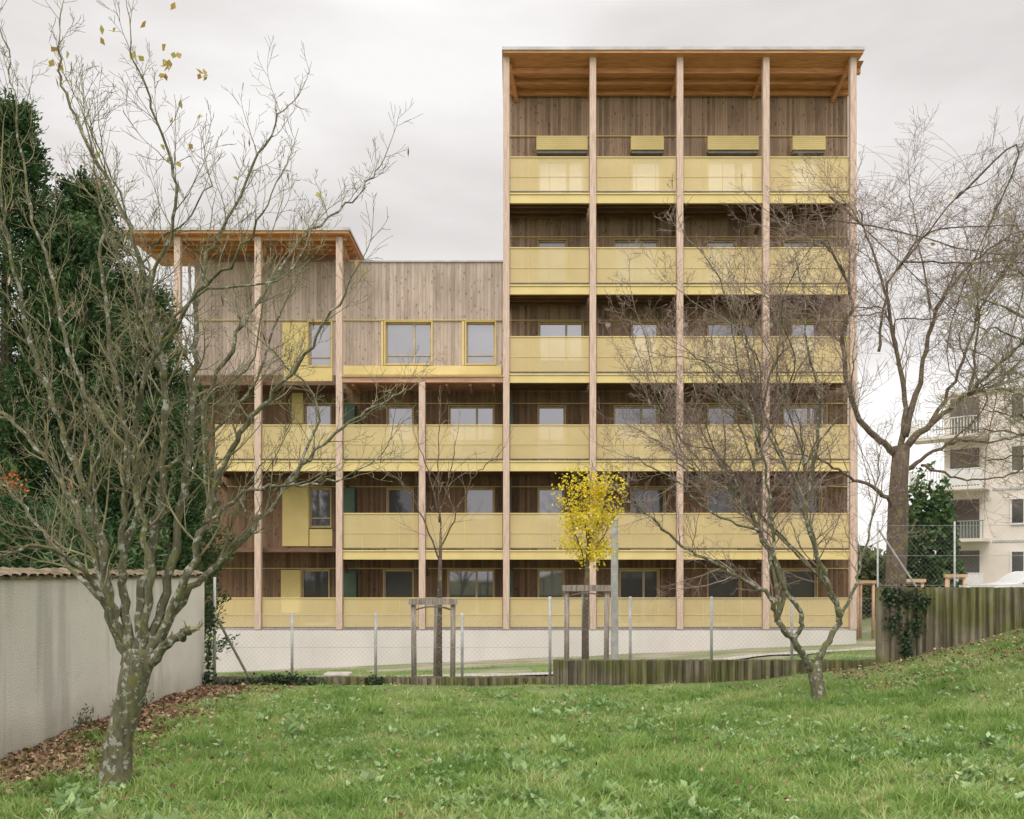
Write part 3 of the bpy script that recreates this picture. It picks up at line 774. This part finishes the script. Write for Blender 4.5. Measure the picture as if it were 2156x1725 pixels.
# young staked trees
T=Tree(up=.03,wig=.2,k=(0,2,4,5),ang=(25,60),rmin=.003)
D=15.2; p=sv(922,1420,D); zb=gzf(p.x,D)
T.T.tube([Vector((p.x,D,zb-.1)),sv(924,1330,D),sv(926,1230,D),sv(928,1120,D)],[.07,.055,.035,.022],8,rough=.1)
for px in ([(926,1250),(925,1100),(922,960),(925,880)],[(927,1160),(960,1080),(1000,1000),(1050,960)],[(926,1180),(890,1090),(850,1020),(800,990)],[(925,1100),(945,1010),(960,930)],[(925,1080),(900,990),(880,930)]):
    T.stem(line(px,D,D+R.uniform(-.4,.4)),.018,.006,.18,.66,1,start=.2,sides=6)
T.finish('young_tree',(p.x,D,zb),'slender bare young street tree tied to wooden stakes','tree',M['bark2'],M['twigred'],'young staked trees')
T=Tree(up=.1,wig=.2,k=(0,3,4,5),ang=(25,55),rmin=.003)
D=15.5; p=sv(1232,1392,D); zb=gzf(p.x,D)
T.T.tube([Vector((p.x,D,zb-.1)),sv(1233,1300,D),sv(1236,1200,D),sv(1240,1120,D)],[.07,.055,.036,.02],8,rough=.1)
for px in ([(1236,1200),(1240,1100),(1243,1000)],[(1236,1190),(1210,1120),(1195,1050)],[(1237,1180),(1275,1120),(1310,1060)],[(1238,1150),(1225,1070),(1215,1010)],[(1239,1150),(1265,1080),(1285,1020)]):
    T.stem(line(px,D,D+R.uniform(-.4,.4)),.016,.005,.15,.42,1,start=.1,sides=6)
e,t,c=T.finish('young_tree',(p.x,D,zb),'small young tree with bright yellow autumn leaves tied to stakes','tree',M['bark2'],M['twig'],'young staked trees')
Cs=[]
tips=[q for q in T.tips]
cen=sv(1242,1105,D)
cl_=[]
for _ in range(30):
    h=R.uniform(-.62,.72); w_=.42*math.sqrt(max(.05,1-((h+.12)/.9)**2)); a=R.uniform(0,6.28); r=w_*R.random()**.4
    cl_.append(cen+Vector((math.cos(a)*r,math.sin(a)*r,h)))
for _ in range(3300):
    if R.random()<.4: q=R.choice(tips)+Vector((R.gauss(0,.07),R.gauss(0,.07),R.gauss(0,.08)))
    else: q=R.choice(cl_)+Vector((R.gauss(0,.09),R.gauss(0,.09),R.gauss(0,.09)))
    if abs(q.x-cen.x)<.66 and q.z<cen.z+.95 and q.z>cen.z-.78: Cs.append(q[:])
Cs=np.array(Cs); n=len(Cs)
V,ct_,lp=leaves_np(Cs,unit(NR.normal(size=(n,3))),NR.uniform(.035,.07,n),NR.uniform(.03,.055,n),.2); np_obj('leaves',V,ct_,lp,M['gold'],e,org=(cen.x,D,cen.z))

def support(x0,x1,xm,ytop,base,D,mat,lab,grp,tw_=.045):
    a=sv(x0,ytop,D); b=sv(x1,ytop,D); zg=gzf(a.x,D)
    e=empty('tree_support',((a.x+b.x)/2,D,zg),lab,'tree stake frame',grp)
    for k,(q,dy) in enumerate(((a,0),(b,0),((a+b)/2,.45))):
        mb=MB(); mb.tube([Vector((q.x,D+dy,zg-.1)),Vector((q.x+R.uniform(-.02,.02),D+dy,a.z-.06))],[tw_,tw_*.95],10); add('stake',mb,mat,e,smooth=True)
    mb=MB(); mb.box(a.x-.08,b.x+.08,D-.08,D-.045,a.z-.1,a.z); add('crossbar',mb,mat,e)
    mb=MB(); mb.beam((a.x,D,a.z-.05),((a.x+b.x)/2,D+.45,a.z-.05),.03,.1); mb.beam((b.x,D,a.z-.05),((a.x+b.x)/2,D+.45,a.z-.05),.03,.1); add('crossbar',mb,mat,e)
    mb=MB(); c=Vector(((a.x+b.x)/2,D+.1,a.z-.14)); mb.tube([c+Vector((math.cos(t)*.3,math.sin(t)*.12-.05,-.03*math.cos(t*2)-.02)) for t in np.linspace(0,2*math.pi,14)],[.012]*14,5,cap=False); add('strap',mb,M['darkmetal'],e)
support(872,953,0,1260,1430,14.75,M['stake'],'grey weathered wooden stakes and crossbar around a young tree','tree stake frames')
support(1193,1276,0,1232,1395,15.1,M['stake'],'grey weathered wooden stakes and crossbar around yellow-leaved tree','tree stake frames')
support(1890,1942,0,1219,0,27,M['timber'],'fresh timber stake frame beside the street','tree stake frames',.05)
support(1992,2030,0,1209,0,29,M['timber'],'fresh timber stake frame beside the street','tree stake frames',.05)
support(1806,1838,0,1222,0,30,M['timber'],'fresh timber stake frame beside the street','tree stake frames',.05)
D=17.; p=sv(1294,1390,D); zb=gzf(p.x,D); zt=EYE+(1210-1090)/FOC*D
mb=MB(); mb.tube([Vector((p.x,D,zb-.1)),Vector((p.x,D,zb+.04)),Vector((p.x,D,zb+.05)),Vector((p.x,D,zt-.06)),Vector((p.x,D,zt-.05)),Vector((p.x,D,zt)),Vector((p.x,D,zt+.03))],[.12,.12,.072,.066,.075,.075,.03],16)
add('steel_post',mb,M['metal'],smooth=False,label='thick round grey steel post standing behind the yellow tree',category='post')
mb=MB(); a=sv(700,1425,15.5); mb.box(a.x-.15,a.x+.3,15.4,15.75,gzf(a.x,15.5)-.05,gzf(a.x,15.5)+.13)
o=add('concrete_block',mb,M['dirtpath'],label='pale concrete block lying on bare ground',category='block'); md=o.modifiers.new('b','BEVEL'); md.width=.02

# ------------------------------------------------------------------ cypresses
def cypress(cx,cy,H,rad,n,lab,z0=-.1):
    e=empty('cypress_tree',(cx,cy,z0),lab,'tree','dark cypress trees behind the wall')
    mb=MB(); mb.tube([Vector((cx,cy,z0-.3)),Vector((cx,cy,H*.5)),Vector((cx,cy,H*.92))],[.16,.1,.03],8); add('trunk',mb,M['bark2'],e)
    nc=n//60
    h=NR.uniform(0,1,nc)**.9; th=NR.uniform(0,2*math.pi,nc)
    prof=rad*np.clip(np.minimum(1.0,((1-h)*1.9+.04)),0,1)*(.86+.2*np.sin(th*3+h*9)+.16*np.sin(th*5-h*17))
    rr=prof*NR.uniform(.5,1.12,nc)
    c=np.stack([cx+np.cos(th)*rr,cy+np.sin(th)*rr,z0+.3+h*(H-.3-z0)],1)
    out=np.stack([np.cos(th)*1.1,np.sin(th)*1.1,np.full(nc,.9)],1)
    idx=np.repeat(np.arange(nc),60); s_=NR.uniform(-.1,.4,len(idx))[:,None]
    ou=unit(out)
    C=c[idx]+ou[idx]*s_+NR.normal(size=(len(idx),3))*(.085*(1.1-1.6*np.clip(s_,0,.5)))
    Dd=unit(ou[idx]+NR.normal(size=(len(idx),3))*.5)
    m=len(C); V,ct_,lp=leaves_np(C,Dd,NR.uniform(.05,.12,m),NR.uniform(.02,.042,m),.3)
    np_obj('crown',V,ct_,lp,M['cypress'],e,org=(cx,cy,z0))
cypress(-8.0,14.4,8.9,1.6,80000,'tall dense dark green cypress tree behind garden wall')
cypress(-7.2,15.4,8.1,1.35,70000,'dense dark green cypress tree behind garden wall')
cypress(-6.2,15.4,6.3,1.05,60000,'shorter dark green cypress tree behind garden wall')
cypress(-9.6,15.5,8.6,1.5,30000,'tall dense dark green cypress tree behind garden wall')
cypress(-6.9,14.2,7.0,1.0,50000,'dense dark green cypress tree behind garden wall')
cypress(-5.5,14.4,4.2,.55,18000,'small dark green conifer at the end of the wall')

def bush(name,c,r,n,mat,lab,cat,lsz=(.05,.1),z0=None,lw=.6):
    th=NR.uniform(0,2*math.pi,n); ph=np.arccos(NR.uniform(-.3,1,n)); q=NR.uniform(.3,1,n)**.5*(1+.2*np.sin(th*4)+.15*np.sin(ph*7+th*3))
    C=np.stack([c[0]+r[0]*q*np.sin(ph)*np.cos(th),c[1]+r[1]*q*np.sin(ph)*np.sin(th),c[2]+r[2]*q*np.cos(ph)],1)
    l=NR.uniform(*lsz,n); V,ct_,lp=leaves_np(C,unit(NR.normal(size=(n,3))),l,l*lw,.2)
    return np_obj(name,V,ct_,lp,mat,org=c,label=lab,category=cat)
bush('shrub',(-6.2,10.6,1.3),(1.2,1.4,1.4),16000,M['cypress'],'dark leafy shrub leaning over the garden wall','shrub',(.08,.2),lw=.2)
bush('shrub',(-6.4,12.8,1.4),(1.4,.9,1.3),12000,M['cypress'],'dark leafy shrub leaning over the garden wall','shrub',(.08,.2),lw=.2)
bush('berry_shrub',(sv(45,1030,9.7).x,9.5,sv(45,1030,9.5).z),(.12,.2,.22),70,M['redflower'],'shrub with orange red berries above the garden wall','shrub',(.02,.05))
bush('shrub',(19.2,42,1.6),(1.4,1.4,4.2),6000,M['cypress'],'dark evergreen shrub beside the white apartment block','shrub',(.15,.4))
bush('shrub',(16.8,43,.6),(1.3,1.4,1.9),3500,M['hedge'],'loose green shrub near the street','shrub',(.15,.3))
bush('shrub',(14.2,36,.3),(.9,1.2,1.1),2500,M['hedge'],'loose green shrub near the street','shrub',(.1,.22))
n=60000; xx=NR.uniform(-160,160,n); hh=5+2.5*np.sin(xx*.13)+2*np.sin(xx*.37+1)
C=np.stack([xx,95+NR.normal(size=n)*3,NR.uniform(0,1,n)**.8*hh],1); l=NR.uniform(.5,1.2,n)
V,ct_,lp=leaves_np(C,unit(NR.normal(size=(n,3))),l,l*.7); np_obj('distant_wood',V,ct_,lp,M['hedge'],kind='stuff')

# ------------------------------------------------------------------ ivy
def ivy(name,pts,n,lab,y):
    C=[]
    for _ in range(n):
        k=R.choice(pts); C.append((k[0]+R.gauss(0,k[2]),y-abs(R.gauss(0,.03))-.01,k[1]+R.gauss(0,k[3])))
    C=np.array(C); m=len(C); l=NR.uniform(.03,.06,m)
    V,ct_,lp=leaves_np(C,unit(NR.normal(size=(m,3))*[1,.3,1]),l,l*.9,.15); np_obj(name,V,ct_,lp,M['ivy'],org=tuple(C.mean(0)),label=lab,category='climbing plant')
g=lambda p,q:((p-1078)/FOC*13.5,EYE+(1210-q)/FOC*13.5)
pts=[]
for (p,q,a,b) in [(1880,1260,.09,.07),(1915,1262,.09,.07),(1940,1270,.06,.07),(1880,1310,.07,.12),(1905,1340,.06,.12),(1930,1310,.05,.1),(1908,1370,.04,.07),(1870,1250,.05,.04)]:
    x,z=g(p,q); pts.append((x,z,a,b))
ivy('ivy',pts,1000,'dark ivy hanging down the ribbed concrete wall',13.5)
pts=[(*g(p,q),a,b) for (p,q,a,b) in [(560,1440,.25,.05),(640,1440,.2,.05),(500,1445,.15,.05),(790,1440,.07,.06),(600,1430,.2,.04)]]
ivy('ivy',pts,1300,'ivy creeping along the low concrete kerb wall',13.58)
pts=[(*g(p,q),a,b) for (p,q,a,b) in [(440,1430,.05,.08),(442,1380,.03,.15),(448,1300,.03,.15)]]
ivy('ivy',pts,350,'thin ivy climbing the end of the garden wall',13.5)
C=[]
for _ in range(330):
    y=R.choice([9.6,10.5,11.0,11.1])+R.gauss(0,.12); C.append((-4.55+abs(R.gauss(0,.05)),y,gzf(-4.5,y)+abs(R.gauss(0,.10))))
C=np.array(C); m=len(C); V,ct_,lp=leaves_np(C,unit(NR.normal(size=(m,3))*.5+[0,0,1]),NR.uniform(.04,.08,m),NR.uniform(.012,.02,m)); np_obj('weeds',V,ct_,lp,M['hedge'],kind='stuff')

# ------------------------------------------------------------------ lawn blades, weeds, leaves
def edge(y): return -3.75+.28*np.sin(y*2.6)+.18*np.sin(y*6.1)-.05*(y-6)
def blades(name,n,xr,yr,hr,w,mat,keep=None,pw=1.0,clump=0):
    y=yr[0]+(yr[1]-yr[0])*NR.uniform(0,1,n)**pw; x=NR.uniform(-.62,.62,n)*y if xr is None else NR.uniform(*xr,n)
    sc_=np.ones(n); lean=None
    if clump:
        nc=n//clump; cx=x[:nc]; cy=y[:nc]; idx=NR.integers(0,nc,n); s_=NR.uniform(.5,1.5,nc)
        ox=NR.normal(size=n)*.035*s_[idx]; oy=NR.normal(size=n)*.035*s_[idx]
        x=cx[idx]+ox; y=np.clip(cy[idx]+oy,yr[0],yr[1]); sc_=s_[idx]; lean=np.arctan2(oy,ox)
    k=np.ones(n,bool) if keep is None else keep(x,y); x=x[k]; y=y[k]; sc_=sc_[k]; n=len(x)
    if lean is not None: lean=lean[k]
    z=gz(x,y)
    patch=.6+.6*np.sin(x*2.3+np.sin(y*1.9)*2)*np.sin(y*2.9+np.sin(x*1.3)*2)+.45*np.sin(x*7.1+np.sin(y*5)*1.5)*np.sin(y*8.3+np.sin(x*4)*1.5)
    h=NR.uniform(*hr,n)*np.clip(.75+.5*patch,.4,2)*sc_*np.where((y>12.6)&(y<13.6),.55,1); th=NR.uniform(0,2*math.pi,n); le=NR.uniform(.2,1.2,n)*h
    az=NR.uniform(0,2*math.pi,n) if lean is None else lean+NR.normal(size=n)*.6
    ca,sa=np.cos(th),np.sin(th); cb,sb=np.cos(az),np.sin(az)
    ww=w*NR.uniform(.6,1.5,n)
    V=np.empty((n,5,3))
    b=np.stack([x,y,z-.01],1); side=np.stack([ca*ww/2,sa*ww/2,0*ca],1)
    mid=b+np.stack([cb*le*.35,sb*le*.35,h*.6],1); tip=b+np.stack([cb*le,sb*le,h*.9],1)
    V[:,0]=b-side; V[:,1]=b+side; V[:,2]=mid-side*.8; V[:,3]=mid+side*.8; V[:,4]=tip
    base=(np.arange(n)*5)[:,None]
    lp=(base+np.array([0,1,3,2,2,3,4])[None]).ravel(); ct=np.tile([4,3],n)
    np_obj(name,V.reshape(-1,3),ct,lp,mat,kind='stuff')
kp=lambda x,y:(x>-4.5)&~((x<edge(y))&(NR.uniform(0,1,len(x))<.9))
blades('grass',170000,None,(5.4,13.35),(.025,.065),.007,M['grass'],kp,1.15)
blades('grass_tufts',120000,None,(5.4,13.35),(.05,.11),.008,M['grass'],kp,1.3,26)
blades('grass',70000,(-7,9),(13.85,22),(.03,.08),.008,M['grass'],lambda x,y:(np.sin(x*.9+y*.6)+np.sin(x*2.1-y)*.6>-.3))
nr=3800; ry=5.4+7*NR.uniform(0,1,nr)**1.5; rx=NR.uniform(-.5,.62,nr)*ry; k=(rx>edge(ry))&(np.sin(rx*1.5+ry*1.1)+NR.normal(size=nr)*.7>0); rx=rx[k]; ry=ry[k]; nr=len(rx)
per=9; idx=np.repeat(np.arange(nr),per); th=NR.uniform(0,2*math.pi,nr*per); sz=(NR.uniform(.35,1.0,nr)**1.0*np.where(NR.uniform(0,1,nr)<.12,1.8,1))[idx]; l=NR.uniform(.035,.085,nr*per)*sz
Dd=unit(np.stack([np.cos(th),np.sin(th),NR.uniform(.15,1.3,nr*per)],1)); C=np.stack([rx[idx],ry[idx],gz(rx[idx],ry[idx])+.035],1)+Dd*l[:,None]*.6
V,ct_,lp=leaves_np(C,Dd,l,l*.5,.15); np_obj('ground_cover',V,ct_,lp,M['weed'],kind='stuff')
n=11000; y=5.3+8.2*NR.uniform(0,1,n); x=-4.55+np.abs(NR.normal(size=n))*.5*(edge(y)+4.75); x=np.where(NR.uniform(0,1,n)<.12,x+NR.uniform(0,1,n),x)
z=gz(x,y)+NR.uniform(.0,.04,n); Dd=unit(NR.normal(size=(n,3))*[1,1,.35]); V1,c1,l1=leaves_np(np.stack([x,y,z],1),Dd,NR.uniform(.035,.08,n),NR.uniform(.025,.05,n),.25)
n2=3600; y=5.4+8.1*NR.uniform(0,1,n2); x=NR.uniform(-.6,.62,n2)*y; k=(x>-4.5)&(np.sin(x*1.1+y*.7)+NR.normal(size=n2)>.0); x=x[k];y=y[k];n2=len(x)
Dd=unit(NR.normal(size=(n2,3))*[1,1,.3]); V2,c2,l2=leaves_np(np.stack([x,y,gz(x,y)+NR.uniform(.02,.06,n2)],1),Dd,NR.uniform(.03,.06,n2),NR.uniform(.02,.04,n2),.25)
n3=1800; y=NR.uniform(11.2,13.4,n3); x=NR.uniform(4.6,9,n3)
Dd=unit(NR.normal(size=(n3,3))*[1,1,.3]); V3,c3,l3=leaves_np(np.stack([x,y,gz(x,y)+NR.uniform(.02,.06,n3)],1),Dd,NR.uniform(.03,.06,n3),NR.uniform(.02,.04,n3),.25)
np_obj('fallen_leaves',np.concatenate([V1,V2,V3]),np.concatenate([c1,c2,c3]),np.concatenate([l1,l2+len(V1),l3+len(V1)+len(V2)]),M['litter'],kind='stuff')

# ------------------------------------------------------------------ background apartment block
A=Vector((22.8,48,0)); B=Vector((34,38.5,0)); ud=(B-A).normalized(); nd=Vector((ud.y,-ud.x,0)); Ltot=(B-A).length
if nd.y>0: nd=-nd
wb=empty('apartment_block',(A.x,A.y,0),'cream rendered apartment block with projecting balconies and satellite dish','building')
def wbox(mb,u0,u1,n0,n1,z0,z1):
    b=len(mb.v)
    for z in (z0,z1):
        for (u,n_) in ((u0,n0),(u1,n0),(u1,n1),(u0,n1)):
            p=A+ud*u+nd*n_; mb.v.append((p.x,p.y,z))
    mb.f += [(b,b+1,b+2,b+3),(b+7,b+6,b+5,b+4),(b,b+4,b+5,b+1),(b+1,b+5,b+6,b+2),(b+2,b+6,b+7,b+3),(b+3,b+7,b+4,b)]
mb=MB(); wbox(mb,0,Ltot+6,-10,0,-.5,11.0); add('wall',mb,M['cream'],wb)
mb=MB(); wbox(mb,-.15,Ltot+6.15,-10.15,.15,11.01,11.15); add('roof',mb,M['cream'],wb)
for f in range(4):
    zf=.7+2.65*f
    mb=MB(); wbox(mb,-1.4,2.2,.01,1.35,zf-.02,zf+.14); o=add('balcony',mb,M['cream'],wb)
    mb=MB()
    for q in range(25):
        u=-1.35+3.5*q/24; wbox(mb,u-.02,u+.02,1.28,1.31,zf+.14,zf+1.0)
    for q in range(9): wbox(mb,-1.38,-1.35,.05+q*.15,.08+q*.15,zf+.14,zf+1.0)
    wbox(mb,-1.4,2.2,1.27,1.33,zf+1.0,zf+1.05)
    if f%2==0: wbox(mb,.2,2.15,1.315,1.325,zf+.2,zf+.98)
    add('railing',mb,M['white'] if f!=1 else M['balcgreen'],o)
    mb=MB(); wbox(mb,.3,1.7,.01,.03,zf+.15,zf+2.2); add('window',mb,M['glass'],wb)
    for u in (3.2,5.6,8,10.5,13):
        mb=MB(); wbox(mb,u,u+1.1,.012,.04,zf+.9,zf+2.1); o=add('window',mb,M['glass'],wb)
        mb=MB(); wbox(mb,u-.08,u,.01,.07,zf+.82,zf+2.18); wbox(mb,u+1.1,u+1.18,.01,.07,zf+.82,zf+2.18); wbox(mb,u+.52,u+.58,.042,.07,zf+.9,zf+2.1); wbox(mb,u,u+1.1,.01,.1,zf+.82,zf+.898); wbox(mb,u,u+1.1,.01,.07,zf+2.102,zf+2.18); add('frame',mb,M['white'],o)
    mb=MB(); wbox(mb,2.3,Ltot+6,.01,.04,zf-.05,zf+.05); add('trim',mb,M['roofing'],wb)
mb=MB(); c=sv(1982,1142,46.5)
for i in range(5):
    r=.42*i/4
    for k in range(16): mb.v.append((c.x+r*math.cos(k*math.pi/8),c.y-.12*(i/4)**2,c.z+r*math.sin(k*math.pi/8)))
for i in range(4):
    for k in range(16): mb.f.append((i*16+k,i*16+(k+1)%16,(i+1)*16+(k+1)%16,(i+1)*16+k))
mb.beam((c.x,c.y+.02,c.z),(c.x+.9,c.y+.4,c.z-.2),.05,.05); mb.beam((c.x,c.y,c.z-.35),(c.x,c.y-.45,c.z),.03,.03)
add('satellite_dish',mb,M['white'],wb)

# ------------------------------------------------------------------ parked cars
M['carpaint']=nmat('white_car_paint',(.60,.60,.60),(.64,.64,.64),2,.25)
def car(name,cx,cy,prof,winp,wh,lab,cat):
    z0=gzf(cx,cy); e=empty(name,(cx,cy,z0),lab,cat,'vehicles parked along the street')
    mb=MB(); ns=[(-.86,.0),(-.82,.04),(.82,.04),(.86,.0)]; ln=len(prof)
    for (yo,ins) in ns:
        for (x,z) in prof:
            nar=.12*max(0,(z-.9))/.6*(-1 if yo>0 else 1)
            mb.v.append((cx+x*(1-ins*.5 if abs(yo)>.83 else 1),cy+yo+nar,z0+z-(.03 if abs(yo)>.83 and z>1 else 0)))
    for q in range(3):
        for k in range(ln):
            k2=(k+1)%ln; mb.f.append((q*ln+k,q*ln+k2,(q+1)*ln+k2,(q+1)*ln+k))
    mb.f.append(tuple(range(ln-1,-1,-1))); mb.f.append(tuple(3*ln+k for k in range(ln)))
    add('body',mb,M['carpaint'],e)
    for s in (-1,1):
        for w in winp:
            g=MB(); g.v=[(cx+x,cy+s*(.868-.12*max(0,(z-.9))/.6),z0+z) for x,z in w]; g.f=[tuple(range(len(w)))]; add('side_window',g,M['glassdark'],e)
    for x in wh:
        for s in (-1,1):
            t=MB(); t.tube([Vector((cx+x,cy+s*.70,z0+.32)),Vector((cx+x,cy+s*.90,z0+.32))],[.32,.32],18); o=add('wheel',t,M['tyre'],e)
            t=MB(); t.tube([Vector((cx+x,cy+s*.895,z0+.32)),Vector((cx+x,cy+s*.91,z0+.32))],[.2,.18],12); add('rim',t,M['metal'],o)
    return e
vp=[(-2.2,.3),(-2.25,.8),(-2.15,1.0),(-1.35,1.1),(-.85,1.45),(-.6,1.52),(1.9,1.52),(2.15,1.45),(2.25,.9),(2.2,.3)]
car('parked_van',19.8,34.,vp,[[(-1.2,1.06),(-.8,1.37),(-.1,1.40),(-.1,1.04)],[(0.0,1.04),(0.0,1.40),(.9,1.40),(.9,1.04)]],(-1.4,1.4),'small white delivery van parked along the street','van')
cp=[(-2.05,.3),(-2.1,.7),(-1.95,.85),(-1.1,.98),(-.5,1.36),(0,1.42),(1.1,1.40),(1.75,1.05),(2.05,.95),(2.1,.3)]
car('parked_car',24.8,34.4,cp,[[(-.95,.98),(-.45,1.30),(.1,1.35),(.1,.98)],[(.2,.98),(.2,1.35),(1.0,1.34),(1.5,1.02)]],(-1.3,1.3),'white hatchback car parked along the street','car')

# ------------------------------------------------------------------ light, sky, camera
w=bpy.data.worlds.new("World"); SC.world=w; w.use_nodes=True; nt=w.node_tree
out=nt.nodes['World Output']; bg=nt.nodes['Background']
sky=N(nt,'ShaderNodeTexSky',sky_type='NISHITA'); sky.sun_disc=False; sky.sun_elevation=math.radians(42); sky.sun_rotation=math.radians(200)
L(nt,sky.outputs[0],bg.inputs['Color']); bg.inputs['Strength'].default_value=.08
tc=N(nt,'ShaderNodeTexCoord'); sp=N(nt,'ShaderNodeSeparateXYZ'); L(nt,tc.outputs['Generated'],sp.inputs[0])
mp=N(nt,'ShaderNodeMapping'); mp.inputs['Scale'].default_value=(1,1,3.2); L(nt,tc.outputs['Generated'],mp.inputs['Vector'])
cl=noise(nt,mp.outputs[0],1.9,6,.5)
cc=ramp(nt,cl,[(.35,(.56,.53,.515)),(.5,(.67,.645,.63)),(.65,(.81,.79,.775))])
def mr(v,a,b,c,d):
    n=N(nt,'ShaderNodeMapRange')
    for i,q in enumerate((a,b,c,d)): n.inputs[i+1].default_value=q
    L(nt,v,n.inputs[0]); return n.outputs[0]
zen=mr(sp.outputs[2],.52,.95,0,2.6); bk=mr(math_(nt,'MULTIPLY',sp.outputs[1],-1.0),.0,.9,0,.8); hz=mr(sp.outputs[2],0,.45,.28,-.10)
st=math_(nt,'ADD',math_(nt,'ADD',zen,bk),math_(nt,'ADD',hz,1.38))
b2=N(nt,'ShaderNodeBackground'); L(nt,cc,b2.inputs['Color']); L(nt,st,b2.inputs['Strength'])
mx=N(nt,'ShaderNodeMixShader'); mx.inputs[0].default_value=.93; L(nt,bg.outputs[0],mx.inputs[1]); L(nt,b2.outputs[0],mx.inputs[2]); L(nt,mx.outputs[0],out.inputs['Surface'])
sd=bpy.data.lights.new('sun','SUN'); sd.energy=1.5; sd.angle=math.radians(35); sd.color=(1,.95,.88)
so=bpy.data.objects.new('sun',sd); COL.objects.link(so); so.rotation_euler=Vector((.34,.94,-1.15)).to_track_quat('-Z','Y').to_euler(); so.location=(-10,-10,20)
cam=bpy.data.cameras.new('camera'); co=bpy.data.objects.new('camera',cam); COL.objects.link(co)
co.location=(0,0,EYE); co.rotation_euler=(math.radians(90),0,0); cam.sensor_width=36; cam.lens=36*FOC/2156; cam.shift_y=(1210-862.2)/2156; cam.clip_end=2000; cam.clip_start=.1
SC.camera=co
SC.view_settings.view_transform='Standard'; SC.view_settings.look='None'; SC.view_settings.exposure=0
